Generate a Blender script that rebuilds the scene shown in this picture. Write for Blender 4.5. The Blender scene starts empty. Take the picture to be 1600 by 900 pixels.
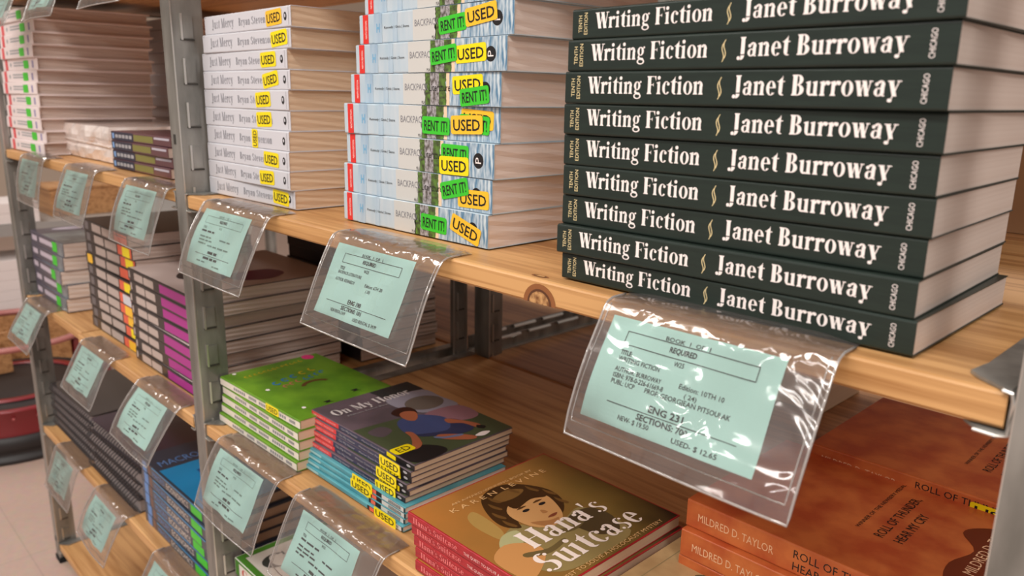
import bpy, bmesh, math, random
from mathutils import Vector, Matrix

random.seed(7)
scene = bpy.context.scene
C = scene.collection
F = 0.94                      # height of the upper shelf's top above the floor

# ------------------------------------------------------------------ camera
R = ((0.69402107, -0.18051318, -0.69695749),
     (0.71979516, 0.15359478, 0.67698122),
     (0.015155, 0.97150586, -0.23653053))
cam_data = bpy.data.cameras.new('camera')
cam = bpy.data.objects.new('camera', cam_data)
C.objects.link(cam)
rot = Matrix(((R[0][0], R[0][1], -R[0][2]), (R[1][0], R[1][1], -R[1][2]), (R[2][0], R[2][1], -R[2][2])))
cam.matrix_world = Matrix.Translation((0.1255, -0.3803, 0.1221 + F)) @ rot.to_4x4()
cam_data.sensor_width = 36.0
cam_data.lens = 1224.5 / 1600 * 36
cam_data.clip_start = 0.02
cam_data.dof.use_dof = True
cam_data.dof.focus_distance = 0.62
cam_data.dof.aperture_fstop = 9.5
scene.camera = cam

# ------------------------------------------------------------------ world and lamps
world = bpy.data.worlds.new('store_air')
scene.world = world
world.use_nodes = True
wb = world.node_tree.nodes['Background']
wb.inputs[0].default_value = (1.0, 0.91, 0.85, 1)
wb.inputs[1].default_value = 0.40

def ceiling_lamp(name, loc, sx, sy, power, col=(1.0, 0.95, 0.90), rot=(0, 0, 0)):
    l = bpy.data.lights.new(name, 'AREA')
    l.shape = 'RECTANGLE'
    l.size = sx
    l.size_y = sy
    l.energy = power
    l.color = col
    o = bpy.data.objects.new(name, l)
    C.objects.link(o)
    o.location = loc
    o.rotation_euler = rot
    return o

ceiling_lamp('aisle_lamp', (0.1, -1.25, 2.75), 1.2, 0.35, 38)
ceiling_lamp('aisle_lamp', (-1.9, -1.25, 2.75), 1.2, 0.35, 30)
ceiling_lamp('aisle_lamp', (-3.6, -0.4, 2.75), 1.2, 0.5, 26)
ceiling_lamp('aisle_lamp', (1.9, -1.5, 2.75), 1.2, 0.35, 52)
ceiling_lamp('aisle_lamp', (-0.9, -2.7, 2.75), 1.2, 0.35, 30)  # unseen second row, added for highlights on the vinyl and extra light
ceiling_lamp('aisle_lamp', (0.9, -2.7, 2.75), 1.2, 0.35, 24)  # its neighbour, likewise unseen and added for highlights and light
ceiling_lamp('aisle_lamp', (-0.6, 1.9, 2.75), 1.2, 0.35, 45)

scene.view_settings.view_transform = 'Standard'
scene.view_settings.look = 'None'
scene.view_settings.exposure = -0.10
scene.view_settings.gamma = 1.0
scene.view_settings.use_curve_mapping = False
scene.cycles.max_bounces = 8
scene.cycles.transparent_max_bounces = 24
scene.cycles.caustics_reflective = False
scene.cycles.caustics_refractive = False

# ------------------------------------------------------------------ materials
def lin(c):
    return tuple(((v / 255) / 12.92 if v / 255 <= 0.04045 else ((v / 255 + 0.055) / 1.055) ** 2.4) for v in c) + (1,)

MATS = {}
def mat(name, rgb, rough=0.5, metal=0.0, noise=None, bump=None, spec=0.5, coat=0.0):
    """noise = (second rgb, scale xyz, detail); bump = (strength, scale xyz)"""
    if name in MATS:
        return MATS[name]
    m = bpy.data.materials.new(name)
    m.use_nodes = True
    nt = m.node_tree
    b = nt.nodes['Principled BSDF']
    b.inputs['Base Color'].default_value = lin(rgb)
    b.inputs['Roughness'].default_value = rough
    b.inputs['Metallic'].default_value = metal
    b.inputs['Specular IOR Level'].default_value = spec
    b.inputs['Coat Weight'].default_value = coat
    b.inputs['Coat Roughness'].default_value = 0.15
    tc = None
    def coords(scale):
        tc = nt.nodes.new('ShaderNodeTexCoord')
        mp = nt.nodes.new('ShaderNodeMapping')
        mp.inputs['Scale'].default_value = scale
        nt.links.new(tc.outputs['Object'], mp.inputs['Vector'])
        return mp.outputs['Vector']
    if noise:
        n = nt.nodes.new('ShaderNodeTexNoise')
        n.inputs['Scale'].default_value = 1
        n.inputs['Detail'].default_value = noise[2] if len(noise) > 2 else 4
        nt.links.new(coords(noise[1]), n.inputs['Vector'])
        cr = nt.nodes.new('ShaderNodeValToRGB')
        cr.color_ramp.elements[0].position = 0.36
        cr.color_ramp.elements[1].position = 0.64
        cr.color_ramp.elements[0].color = lin(noise[0])
        cr.color_ramp.elements[1].color = lin(rgb)
        nt.links.new(n.outputs['Fac'], cr.inputs['Fac'])
        nt.links.new(cr.outputs['Color'], b.inputs['Base Color'])
    if bump:
        n2 = nt.nodes.new('ShaderNodeTexNoise')
        n2.inputs['Scale'].default_value = 1
        n2.inputs['Detail'].default_value = 3
        nt.links.new(coords(bump[1]), n2.inputs['Vector'])
        bp = nt.nodes.new('ShaderNodeBump')
        bp.inputs['Strength'].default_value = bump[0]
        bp.inputs['Distance'].default_value = 0.001
        nt.links.new(n2.outputs['Fac'], bp.inputs['Height'])
        nt.links.new(bp.outputs['Normal'], b.inputs['Normal'])
    MATS[name] = m
    return m

def wood(name, light, dark, scale=1.0):
    m = bpy.data.materials.new(name)
    m.use_nodes = True
    nt = m.node_tree
    b = nt.nodes['Principled BSDF']
    b.inputs['Roughness'].default_value = 0.42
    b.inputs['Specular IOR Level'].default_value = 0.35
    tc = nt.nodes.new('ShaderNodeTexCoord')
    def noise(sc, det, dist=0.0):
        mp = nt.nodes.new('ShaderNodeMapping')
        mp.inputs['Scale'].default_value = sc
        nt.links.new(tc.outputs['Object'], mp.inputs['Vector'])
        n = nt.nodes.new('ShaderNodeTexNoise')
        n.inputs['Scale'].default_value = scale
        n.inputs['Detail'].default_value = det
        n.inputs['Distortion'].default_value = dist
        nt.links.new(mp.outputs['Vector'], n.inputs['Vector'])
        return n.outputs['Fac']
    grain = noise((3.0, 75, 130), 5, 0.6)
    broad = noise((1.3, 16, 40), 2, 1.5)
    fine = noise((12, 420, 520), 3)
    a = nt.nodes.new('ShaderNodeMath'); a.operation = 'MULTIPLY_ADD'
    a.inputs[1].default_value = 0.75
    nt.links.new(grain, a.inputs[0])
    m2 = nt.nodes.new('ShaderNodeMath'); m2.operation = 'MULTIPLY'
    m2.inputs[1].default_value = 0.5
    nt.links.new(broad, m2.inputs[0])
    nt.links.new(m2.outputs[0], a.inputs[2])
    a3 = nt.nodes.new('ShaderNodeMath'); a3.operation = 'MULTIPLY_ADD'
    a3.inputs[1].default_value = 0.22
    nt.links.new(fine, a3.inputs[0])
    nt.links.new(a.outputs[0], a3.inputs[2])
    cr = nt.nodes.new('ShaderNodeValToRGB')
    e = cr.color_ramp.elements
    e[0].position = 0.55
    e[0].color = lin(dark)
    e[1].position = 0.80
    e[1].color = lin(light)
    nt.links.new(a3.outputs[0], cr.inputs['Fac'])
    nt.links.new(cr.outputs['Color'], b.inputs['Base Color'])
    bp = nt.nodes.new('ShaderNodeBump')
    bp.inputs['Strength'].default_value = 0.15
    bp.inputs['Distance'].default_value = 0.0005
    nt.links.new(grain, bp.inputs['Height'])
    nt.links.new(bp.outputs['Normal'], b.inputs['Normal'])
    return m

WOOD = wood('pine_wood', (208, 160, 106), (160, 110, 62))
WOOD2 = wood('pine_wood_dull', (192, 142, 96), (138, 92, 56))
KNOT_D = mat('knot_dark', (88, 50, 26), 0.6)
KNOT_R = mat('knot_ring', (140, 86, 46), 0.6)
KNOT_L = mat('knot_light', (196, 150, 98), 0.6, noise=((120, 76, 40), (220, 200, 220), 3))
STEEL = mat('galvanised_steel', (166, 165, 160), 0.40, 0.6, noise=((122, 122, 117), (30, 30, 9), 5), bump=(0.25, (60, 60, 30)))
STEEL_L = mat('steel_edge', (206, 204, 198), 0.3, 0.8)
STEEL_D = mat('steel_slot', (70, 68, 64), 0.6, 0.5)
DARK = mat('dark_gap', (22, 20, 20), 0.9)

def page_mat(name, rgb, rgb2):
    return mat(name, rgb, 0.85, noise=(rgb2, (0.8, 0.8, 420), 3), bump=(0.12, (1, 1, 650)), spec=0.15)
PAGE_W = page_mat('page_edges_white', (226, 211, 201), (217, 200, 189))
PAGE_T = page_mat('page_edges_tan', (220, 194, 166), (212, 185, 157))
PAGE_G = page_mat('page_edges_grey', (206, 188, 178), (196, 177, 167))

WHITE_INK = mat('white_ink', (247, 236, 232), 0.5)
GOLD_INK = mat('gold_ink', (232, 212, 160), 0.45)
BLACK_INK = mat('black_ink', (24, 22, 24), 0.5)
GREY_INK = mat('grey_ink', (128, 128, 134), 0.6)
YELLOW = mat('yellow_sticker', (250, 226, 20), 0.35)
AMBER = mat('amber_sticker', (250, 196, 50), 0.35)
LIME = mat('green_sticker', (62, 200, 48), 0.35)
MINT = mat('mint_paper', (198, 244, 234), 0.75, spec=0.2)
PRINT = mat('card_print', (26, 36, 38), 0.7)
PRINT_F = mat('card_print_faint', (112, 148, 138), 0.7)

def vinyl(name, gloss, tint=(0.965, 0.95, 0.94), haze=0.045, bs=0.62):
    m = bpy.data.materials.new(name)
    m.use_nodes = True
    nt = m.node_tree
    nt.nodes.clear()
    out = nt.nodes.new('ShaderNodeOutputMaterial')
    tr = nt.nodes.new('ShaderNodeBsdfTransparent')
    tr.inputs['Color'].default_value = (*tint, 1)
    gl = nt.nodes.new('ShaderNodeBsdfGlossy')
    gl.inputs['Roughness'].default_value = 0.12
    df = nt.nodes.new('ShaderNodeBsdfDiffuse')
    df.inputs['Color'].default_value = (0.85, 0.78, 0.74, 1)
    tc = nt.nodes.new('ShaderNodeTexCoord')
    n = nt.nodes.new('ShaderNodeTexNoise')
    n.inputs['Scale'].default_value = 24
    n.inputs['Detail'].default_value = 2
    n.inputs['Distortion'].default_value = 0.8
    nt.links.new(tc.outputs['Object'], n.inputs['Vector'])
    bp = nt.nodes.new('ShaderNodeBump')
    bp.inputs['Strength'].default_value = bs
    bp.inputs['Distance'].default_value = 0.010
    nt.links.new(n.outputs['Fac'], bp.inputs['Height'])
    nt.links.new(bp.outputs['Normal'], gl.inputs['Normal'])
    fr = nt.nodes.new('ShaderNodeFresnel')
    fr.inputs['IOR'].default_value = 1.5
    ad = nt.nodes.new('ShaderNodeMath')
    ad.operation = 'ADD'
    ad.inputs[1].default_value = gloss
    ad.use_clamp = True
    nt.links.new(fr.outputs[0], ad.inputs[0])
    mx = nt.nodes.new('ShaderNodeMixShader')
    nt.links.new(ad.outputs[0], mx.inputs[0])
    nt.links.new(tr.outputs[0], mx.inputs[1])
    nt.links.new(gl.outputs[0], mx.inputs[2])
    m3 = nt.nodes.new('ShaderNodeMixShader')
    m3.inputs[0].default_value = haze
    nt.links.new(mx.outputs[0], m3.inputs[1])
    nt.links.new(df.outputs[0], m3.inputs[2])
    nt.links.new(m3.outputs[0], out.inputs['Surface'])
    return m
VINYL = vinyl('clear_vinyl', 0.06)
VINYL_E = vinyl('clear_vinyl_weld', 0.22, (0.9, 0.88, 0.86), 0.25, 0.2)

# ------------------------------------------------------------------ mesh helpers
class MB:
    def __init__(self):
        self.v, self.f, self.m, self.mats = [], [], [], []
    def mi(self, m):
        if m not in self.mats:
            self.mats.append(m)
        return self.mats.index(m)
    def poly(self, pts, m):
        n = len(self.v)
        self.v += [tuple(p) for p in pts]
        self.f.append(tuple(range(n, n + len(pts))))
        self.m.append(self.mi(m))
    def geo(self, vs, fs, m):
        n = len(self.v)
        i = self.mi(m)
        self.v += [tuple(p) for p in vs]
        for f in fs:
            self.f.append(tuple(n + k for k in f))
            self.m.append(i)
    def box(self, x0, x1, y0, y1, z0, z1, m):
        vs = [(x, y, z) for x in (x0, x1) for y in (y0, y1) for z in (z0, z1)]
        self.geo(vs, [(0, 1, 3, 2), (4, 6, 7, 5), (0, 4, 5, 1), (2, 3, 7, 6), (0, 2, 6, 4), (1, 5, 7, 3)], m)
    def prism(self, prof, fn0, fn1, m, caps=True):
        """prof: 2-D outline; fn0/fn1 map (a,b) to the two ends"""
        n = len(prof)
        a = [fn0(*p) for p in prof]
        b = [fn1(*p) for p in prof]
        fs = [(i, (i + 1) % n, n + (i + 1) % n, n + i) for i in range(n)]
        if caps:
            fs += [tuple(range(n - 1, -1, -1)), tuple(range(n, 2 * n))]
        self.geo(a + b, fs, m)
    def lathe(self, prof, cx, cy, m, seg=40, a0=0.0, a1=2 * math.pi):
        full = abs(a1 - a0 - 2 * math.pi) < 1e-6
        ns = seg if full else seg + 1
        vs, fs = [], []
        for i in range(ns):
            a = a0 + (a1 - a0) * i / seg
            for r, z in prof:
                vs.append((cx + r * math.cos(a), cy + r * math.sin(a), z))
        k = len(prof)
        for i in range(seg):
            j = (i + 1) % ns
            for q in range(k - 1):
                fs.append((i * k + q, j * k + q, j * k + q + 1, i * k + q + 1))
        self.geo(vs, fs, m)
    def tube(self, pts, r, m, seg=8, closed=False):
        pts = [Vector(p) for p in pts]
        n = len(pts)
        vs, fs = [], []
        for i, p in enumerate(pts):
            if closed:
                t = (pts[(i + 1) % n] - pts[i - 1]).normalized()
            else:
                t = (pts[min(i + 1, n - 1)] - pts[max(i - 1, 0)]).normalized()
            u = t.cross(Vector((0, 0, 1)))
            if u.length < 1e-3:
                u = t.cross(Vector((0, 1, 0)))
            u.normalize()
            w = t.cross(u)
            for k in range(seg):
                a = 2 * math.pi * k / seg
                vs.append(p + u * (r * math.cos(a)) + w * (r * math.sin(a)))
        for i in range(n if closed else n - 1):
            j = (i + 1) % n
            for k in range(seg):
                fs.append((i * seg + k, i * seg + (k + 1) % seg, j * seg + (k + 1) % seg, j * seg + k))
        if not closed:
            fs.append(tuple(range(seg - 1, -1, -1)))
            fs.append(tuple((n - 1) * seg + k for k in range(seg)))
        self.geo(vs, fs, m)
    def flat(self, g, T, m, clip=None):
        vs, fs = g
        P = [Vector(T(*p)) for p in vs]
        if len(fs) > 1 and sum(len(f) for f in fs) == len(vs):
            # separate strokes that overlap: a hair's breadth of height each
            for i, f in enumerate(fs):
                nrm = (P[f[1]] - P[f[0]]).cross(P[f[2]] - P[f[1]])
                if nrm.length > 0:
                    nrm.normalize()
                for k in f:
                    P[k] = P[k] + nrm * (4e-7 * i)
        self.geo(P, fs, m)
    def mesh(self, name, smooth=False, fix=False):
        me = bpy.data.meshes.new(name)
        me.from_pydata([tuple(v) for v in self.v], [], self.f)
        for m in self.mats:
            me.materials.append(m)
        me.polygons.foreach_set('material_index', self.m)
        if smooth:
            me.polygons.foreach_set('use_smooth', [True] * len(me.polygons))
        if fix:
            bm = bmesh.new()
            bm.from_mesh(me)
            bmesh.ops.remove_doubles(bm, verts=bm.verts, dist=1e-6)
            bmesh.ops.recalc_face_normals(bm, faces=bm.faces)
            bm.to_mesh(me)
            bm.free()
        me.update()
        return me

def link(name, me, parent=None, loc=(0, 0, 0), rotz=0.0, rot=None):
    o = bpy.data.objects.new(name, me)
    C.objects.link(o)
    if parent:
        o.parent = parent
    o.location = loc
    o.rotation_euler = rot if rot else (0, 0, rotz)
    return o

def thing(name, label, cat, loc=(0, 0, 0), rotz=0.0, group=None, me=None):
    o = link(name, me, None, loc, rotz)
    o['label'] = label
    o['category'] = cat
    if group:
        o['group'] = group
    return o

# ---- flat lettering -------------------------------------------------
_tc = {}
def sans(text, bold=0.0):
    """(verts, faces) of text in the built-in sans face, baseline 0, capital height 1"""
    if (text, bold) in _tc:
        return _tc[(text, bold)]
    cu = bpy.data.curves.new('lettering', 'FONT')
    cu.body = text
    cu.size = 1.0
    cu.resolution_u = 2
    cu.offset = bold
    o = bpy.data.objects.new('lettering', cu)
    C.objects.link(o)
    bpy.context.view_layer.update()
    dg = bpy.context.evaluated_depsgraph_get()
    me = o.evaluated_get(dg).to_mesh()
    vs = [(v.co.x, v.co.y) for v in me.vertices]
    fs = [tuple(p.vertices) for p in me.polygons]
    o.evaluated_get(dg).to_mesh_clear()
    bpy.data.objects.remove(o)
    bpy.data.curves.remove(cu)
    k = 1 / 0.729
    vs = [(x * k, y * k) for x, y in vs]
    x0 = min(v[0] for v in vs)
    vs = [(x - x0, y) for x, y in vs]
    _tc[(text, bold)] = (vs, fs)
    return _tc[(text, bold)]

# A bold high-contrast serif alphabet, drawn from strokes: stems, hairlines, bowls and dots.
TH, HA = 0.175, 0.038
def _stem(x, y0, y1, w=TH, bot=True, top='flag'):
    """stem with flared serifs, x is its left edge"""
    s = 0.055
    P = []
    if bot:
        P += [(x - s, y0), (x + w + s, y0), (x + w + s * .9, y0 + .03), (x + w, y0 + .10)]
    else:
        P += [(x, y0), (x + w, y0)]
    if top == 'flag':
        P += [(x + w, y1), (x + w * .5, y1 - .015), (x - s * 1.3, y1 - .06), (x - s * 1.3, y1 - .09), (x, y1 - .12)]
    elif top == 'full':
        P += [(x + w, y1 - .10), (x + w + s * .9, y1 - .03), (x + w + s, y1), (x - s, y1), (x - s * .9, y1 - .03), (x, y1 - .10)]
    else:
        P += [(x + w, y1), (x, y1)]
    if bot:
        P += [(x, y0 + .10), (x - s * .9, y0 + .03)]
    return [P]
def _diag(x0, y0, x1, y1, w):
    return [[(x0 - w / 2, y0), (x0 + w / 2, y0), (x1 + w / 2, y1), (x1 - w / 2, y1)]]
def _bar(x0, x1, y, h=HA):
    return [[(x0, y), (x1, y), (x1, y + h), (x0, y + h)]]
def _dot(x, y, r, ry=None):
    ry = ry or r
    return [[(x + r * math.cos(a * math.pi / 7), y + ry * math.sin(a * math.pi / 7)) for a in range(14)]]
def _arc(cx, cy, rx, ry, a0, a1, th=TH, ha=HA, n=14):
    """bowl: outer ellipse rx,ry; thickness swells to th where the stroke runs vertical"""
    out = []
    P = []
    for i in range(n + 1):
        a = math.radians(a0 + (a1 - a0) * i / n)
        P.append(((cx + rx * math.cos(a), cy + ry * math.sin(a)),
                  (cx + (rx - th) * math.cos(a), cy + (ry - ha) * math.sin(a))))
    for i in range(n):
        out.append([P[i][0], P[i + 1][0], P[i + 1][1], P[i][1]])
    return out
X = 0.70
def glyph(c):
    if c == 'i': return _stem(.07, 0, X) + _dot(.16, .90, .105), .36
    if c == 'r': return _stem(.07, 0, X) + _arc(.40, .42, .20, .29, 95, 165, .1, .05, 6) + _dot(.43, .60, .10), .52
    if c == 'n' or c == 'm':
        g = _stem(.07, 0, X) + _arc(.42, .44, .20, .27, 0, 150, TH, .06) + _stem(.42, 0, .46, top=None)
        if c == 'n': return g, .70
        return g + _arc(.77, .44, .20, .27, 0, 150, TH, .06) + _stem(.77, 0, .46, top=None), 1.05
    if c == 'u': return (_stem(.07, .20, X, bot=False) + _arc(.27, .22, .20, .23, 180, 320, TH, .06) + _stem(.42, 0, X)), .70
    if c == 't': return (_stem(.11, .17, .95, bot=False, top=None)[:0] + [[(.11, .14), (.31, .14), (.31, .98), (.25, .86), (.11, .74)]] + _bar(.02, .43, .65, .05) + _arc(.31, .18, .20, .19, 180, 300, TH, .06, 8)), .44
    if c == 'c' or c == 'e':
        g = _arc(.30, .35, .27, .365, 60 if c == 'c' else 0, 320, TH, HA)
        if c == 'c': return g + _dot(.43, .56, .09), .56
        return g + _bar(.20, .56, .35, .05) + _arc(.30, .35, .27, .365, -40, -20, .05, .05, 3)[:0], .60
    if c == 'o': return _arc(.32, .35, .29, .365, 0, 360, TH, HA, 24), .64
    if c == 'O': return _arc(.45, .5, .42, .52, 0, 360, .24, HA, 28), .90
    if c == 'C': return _arc(.45, .5, .42, .52, 45, 315, .24, HA, 22) + [[(.70, .68), (.76, .68), (.76, .98), (.70, .90)]], .84
    if c == 'a':
        return (_stem(.34, .10, .52, bot=False, top=None) + _arc(.34, .48, .20, .235, 0, 150, TH, .05, 10) + _dot(.15, .54, .085)
                + _arc(.25, .19, .21, .20, 50, 330, .15, .045, 14) + _arc(.54, .10, .20, .11, 180, 270, .12, .06, 5)), .62
    if c == 'g':
        return (_arc(.28, .46, .23, .25, 0, 360, .15, .045, 18) + _arc(.30, -.12, .27, .17, 0, 360, .10, .06, 18)
                + [[(.10, .20), (.17, .26), (.24, .10), (.44, .08), (.50, .02), (.50, -.06), (.20, -.02), (.08, .08)]] + _diag(.42, .60, .50, .68, .05) + _dot(.53, .68, .06)), .62
    if c == 's': return (_arc(.26, .53, .19, .185, 60, 250, .13, .05, 10) + _arc(.25, .17, .21, .185, -120, 70, .13, .05, 10)
                         + [[(.10, .48), (.17, .38), (.42, .20), (.36, .32)]] + _dot(.40, .60, .055) + _dot(.08, .10, .06)), .50
    if c == 'v': return _diag(.34, 0, .16, X, .20) + _diag(.34, 0, .50, X, .05) + _bar(0, .30, .65, .05) + _bar(.40, .60, .65, .05), .60
    if c == 'w': return (_diag(.30, 0, .14, X, .19) + _diag(.30, 0, .44, X, .05) + _diag(.62, 0, .46, X, .19) + _diag(.62, 0, .76, X, .05)
                         + _bar(0, .26, .65, .05) + _bar(.34, .56, .65, .05) + _bar(.68, .86, .65, .05)), .88
    if c == 'y': return (_diag(.36, .0, .15, X, .20) + _diag(.20, -.20, .53, X, .055) + _bar(0, .30, .65, .05) + _bar(.42, .64, .65, .05)
                         + _dot(.14, -.18, .085) + _arc(.17, -.16, .11, .11, 270, 360, .05, .04, 4)), .62
    if c == 'W': return (_diag(.38, 0, .17, 1, .23) + _diag(.38, 0, .56, 1, .055) + _diag(.78, 0, .57, 1, .23) + _diag(.78, 0, .96, 1, .055)
                         + _bar(0, .34, .95, .05) + _bar(.42, .72, .95, .05) + _bar(.86, 1.08, .95, .05)), 1.02
    if c == 'M': return (_diag(.12, 0, .12, 1, .06) + _diag(.48, 0, .16, 1, .22) + _diag(.48, 0, .82, 1, .05) + _stem(.74, 0, 1, .22, top='full')
                         + _bar(0, .26, 0, .04) + _bar(0, .24, .96, .04)), 1.06
    if c == 'B': return (_stem(.09, 0, 1, .22, top='full') + _arc(.36, .755, .27, .245, -90, 90, .20, .045, 10) + _arc(.36, .265, .33, .265, -90, 90, .22, .045, 10)
                         + _bar(.25, .38, .955) + _bar(.25, .38, .49) + _bar(.25, .38, 0)), .76
    if c == 'F': return (_stem(.09, 0, 1, .22, top='full') + _bar(.25, .66, .955) + [[(.66, 1), (.60, 1), (.56, .95), (.66, .72)]]
                         + _bar(.25, .50, .50) + [[(.50, .40), (.50, .64), (.44, .54), (.44, .50)]]), .68
    if c == 'J': return (_stem(.20, .12, 1, .22, bot=False, top='full') + _arc(.18, .06, .24, .24, 270, 360, .22, .05, 7) + _dot(.08, -.08, .10)), .54
    if c == 'H': return (_stem(.09, 0, 1, .22, top='full') + _stem(.60, 0, 1, .22, top='full') + _bar(.25, .65, .49)), .92
    if c == 'S': return (_arc(.34, .745, .26, .265, 50, 250, .20, .05, 12) + _arc(.34, .265, .30, .275, -130, 70, .20, .05, 12)
                         + [[(.12, .66), (.24, .54), (.62, .26), (.50, .46)]] + _dot(.56, .84, .07) + _dot(.08, .14, .08)), .68
    if c == "'": return [[(.06, 1.0), (.20, 1.0), (.14, .68), (.10, .68)]], .24
    if c == 'L': return _stem(.09, 0, 1, .22, top='full') + _bar(.25, .62, 0) + [[(.62, .28), (.52, .05), (.62, 0)]], .68
    return [], .30

def didone(text, track=0.02):
    key = ('*', text, track)
    if key in _tc:
        return _tc[key]
    vs, fs = [], []
    x = 0
    for c in text:
        ps, adv = glyph(c)
        for P in ps:
            ar = sum(P[i][0] * P[(i + 1) % len(P)][1] - P[(i + 1) % len(P)][0] * P[i][1] for i in range(len(P)))
            if ar < 0:
                P = P[::-1]
            n = len(vs)
            vs += [(x + a, b) for a, b in P]
            fs.append(tuple(range(n, n + len(P))))
        x += adv + track
    _tc[key] = (vs, fs)
    return _tc[key]

def fit(g, x0, x1, base, h, rot=0, slant=0.0):
    """scale lettering g so that it spans x0..x1 and has capital height h"""
    vs, fs = g
    w = max(v[0] for v in vs) or 1
    out = []
    for a, b in vs:
        a2 = a / w * (x1 - x0)
        b2 = b * h
        out.append((x0 + a2 + slant * b2, base + b2))
    return out, fs

def turn(g, cx, cy, deg):
    c, s = math.cos(math.radians(deg)), math.sin(math.radians(deg))
    return [(cx + (a - cx) * c - (b - cy) * s, cy + (a - cx) * s + (b - cy) * c) for a, b in g[0]], g[1]

def vert(g, x, y0, y1, h):
    """lettering that climbs from y0 to y1, capitals reaching left from x to x-h"""
    vs, fs = g
    w = max(v[0] for v in vs)
    return [(x - b * h, y0 + a / w * (y1 - y0)) for a, b in vs], fs

def blob(pts, n=4):
    """smooth closed outline through pts, as one face"""
    out = []
    k = len(pts)
    for i in range(k):
        p0, p1, p2, p3 = pts[i - 1], pts[i], pts[(i + 1) % k], pts[(i + 2) % k]
        for j in range(n):
            t = j / n
            q = []
            for a in (0, 1):
                q.append(0.5 * ((2 * p1[a]) + (-p0[a] + p2[a]) * t + (2 * p0[a] - 5 * p1[a] + 4 * p2[a] - p3[a]) * t * t
                                + (-p0[a] + 3 * p1[a] - 3 * p2[a] + p3[a]) * t ** 3))
            out.append(tuple(q))
    ar = sum(out[i][0] * out[(i + 1) % len(out)][1] - out[(i + 1) % len(out)][0] * out[i][1] for i in range(len(out)))
    if ar < 0:
        out = out[::-1]
    return out, [tuple(range(len(out)))]

def ell(cx, cy, rx, ry, n=20):
    return [(cx + rx * math.cos(2 * math.pi * i / n), cy + ry * math.sin(2 * math.pi * i / n)) for i in range(n)], [tuple(range(n))]

def rect(x0, x1, y0, y1):
    return [(x0, y0), (x1, y0), (x1, y1), (x0, y1)], [(0, 1, 2, 3)]

def rrect(x0, x1, y0, y1, r):
    P = []
    for cx, cy, a in ((x1 - r, y0 + r, -90), (x1 - r, y1 - r, 0), (x0 + r, y1 - r, 90), (x0 + r, y0 + r, 180)):
        for k in range(5):
            t = math.radians(a + 22.5 * k)
            P.append((cx + r * math.cos(t), cy + r * math.sin(t)))
    return P, [tuple(range(len(P)))]

# ------------------------------------------------------------------ books
EPS = 0.00018
def on_spine(k=1):
    return lambda a, b: (a, -EPS * k, b)
def on_top(T, k=1):
    # u runs into the shelf (+y), v runs along the spine (+x); lettering stands with its head towards -x
    return lambda v, u: (v, u, T + EPS * k)
def title_top(T, k=1):
    # reading direction +y, letter tops towards -x : local (a,b) -> x = -b, y = a
    return lambda a, b: (-b, a, T + EPS * k)

def cover_mesh(kind, L, W, T, m, paint=None, th=0.0006, over=0.0, r=0.0014):
    """paper cover: front board, rounded spine, back board; open at head, tail and fore edge"""
    mb = MB()
    outer = [(W, 0), (r, 0)]
    for k in range(1, 5):
        a = math.radians(90 + 90 * k / 4)
        outer.append((r + r * math.cos(a + 0) , r - r * math.sin(a)))
    outer = [(W, 0.0)] + [(r - r * math.sin(math.radians(t)), r - r * math.cos(math.radians(t))) for t in (0, 30, 60, 90)]
    outer += [(r - r * math.cos(math.radians(t)), T - r + r * math.sin(math.radians(t))) for t in (0, 30, 60, 90)] + [(W, T)]
    inner = [(y if y >= W - 1e-9 else max(y, th), min(max(z, th), T - th)) for y, z in outer]
    n = len(outer)
    x0, x1 = -over, L + over
    vs = []
    for x in (x0, x1):
        vs += [(x, y, z) for y, z in outer]
        vs += [(x, y, z) for y, z in inner]
    fs = []
    for i in range(n - 1):
        fs.append((i, i + 1, 2 * n + i + 1, 2 * n + i))
        fs.append((n + i + 1, n + i, 3 * n + i, 3 * n + i + 1))
        fs.append((i + 1, i, n + i, n + i + 1))
        fs.append((2 * n + i, 2 * n + i + 1, 3 * n + i + 1, 3 * n + i))
    fs.append((0, 2 * n, 3 * n, n))
    fs.append((n - 1, 2 * n - 1, 4 * n - 1, 3 * n - 1))
    mb.geo(vs, fs, m)
    if paint:
        paint(mb, L, W, T)
    return mb.mesh(kind + '_cover')

def pages_mesh(kind, L, W, T, m, th=0.0006, inset=0.0006, wave=0.0, hollow=0.0):
    mb = MB()
    nx, nz = 2, 7
    y1 = W - inset
    # head and tail faces are divided into leaves in z so that they can swell slightly
    cols = []
    for sx in (inset, L - inset):
        grid = []
        for i in range(7):
            y = th + (y1 - th) * i / 6
            row = []
            for k in range(nz + 1):
                z = th + (T - 2 * th) * k / nz
                d = wave * math.sin(i * 1.7 + k * 2.3) * (1 if 0 < k < nz else 0)
                row.append((sx + (d if sx > L / 2 else -d), y, z))
            grid.append(row)
        cols.append(grid)
    vs, fs = [], []
    for g in cols:
        for row in g:
            vs += row
    N = 7 * (nz + 1)
    for s in (0, 1):
        for i in range(6):
            for k in range(nz):
                a = s * N + i * (nz + 1) + k
                q = (a, a + 1, a + nz + 2, a + nz + 1)
                fs.append(q if s == 0 else q[::-1])
    for k in range(nz):                         # fore edge
        a, b = 6 * (nz + 1) + k, N + 6 * (nz + 1) + k
        fs.append((a, a + 1, b + 1, b))
    for k in range(nz):                         # spine side
        a, b = k, N + k
        fs.append((a + 1, a, b, b + 1))
    for i in range(6):                          # top and bottom leaves
        a = i * (nz + 1) + nz
        fs.append((a, N + a, N + a + nz + 1, a + nz + 1))
        a = i * (nz + 1)
        fs.append((a, a + nz + 1, N + a + nz + 1, N + a))
    mb.geo(vs, fs, m)
    return mb.mesh(kind + '_pages')

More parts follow.
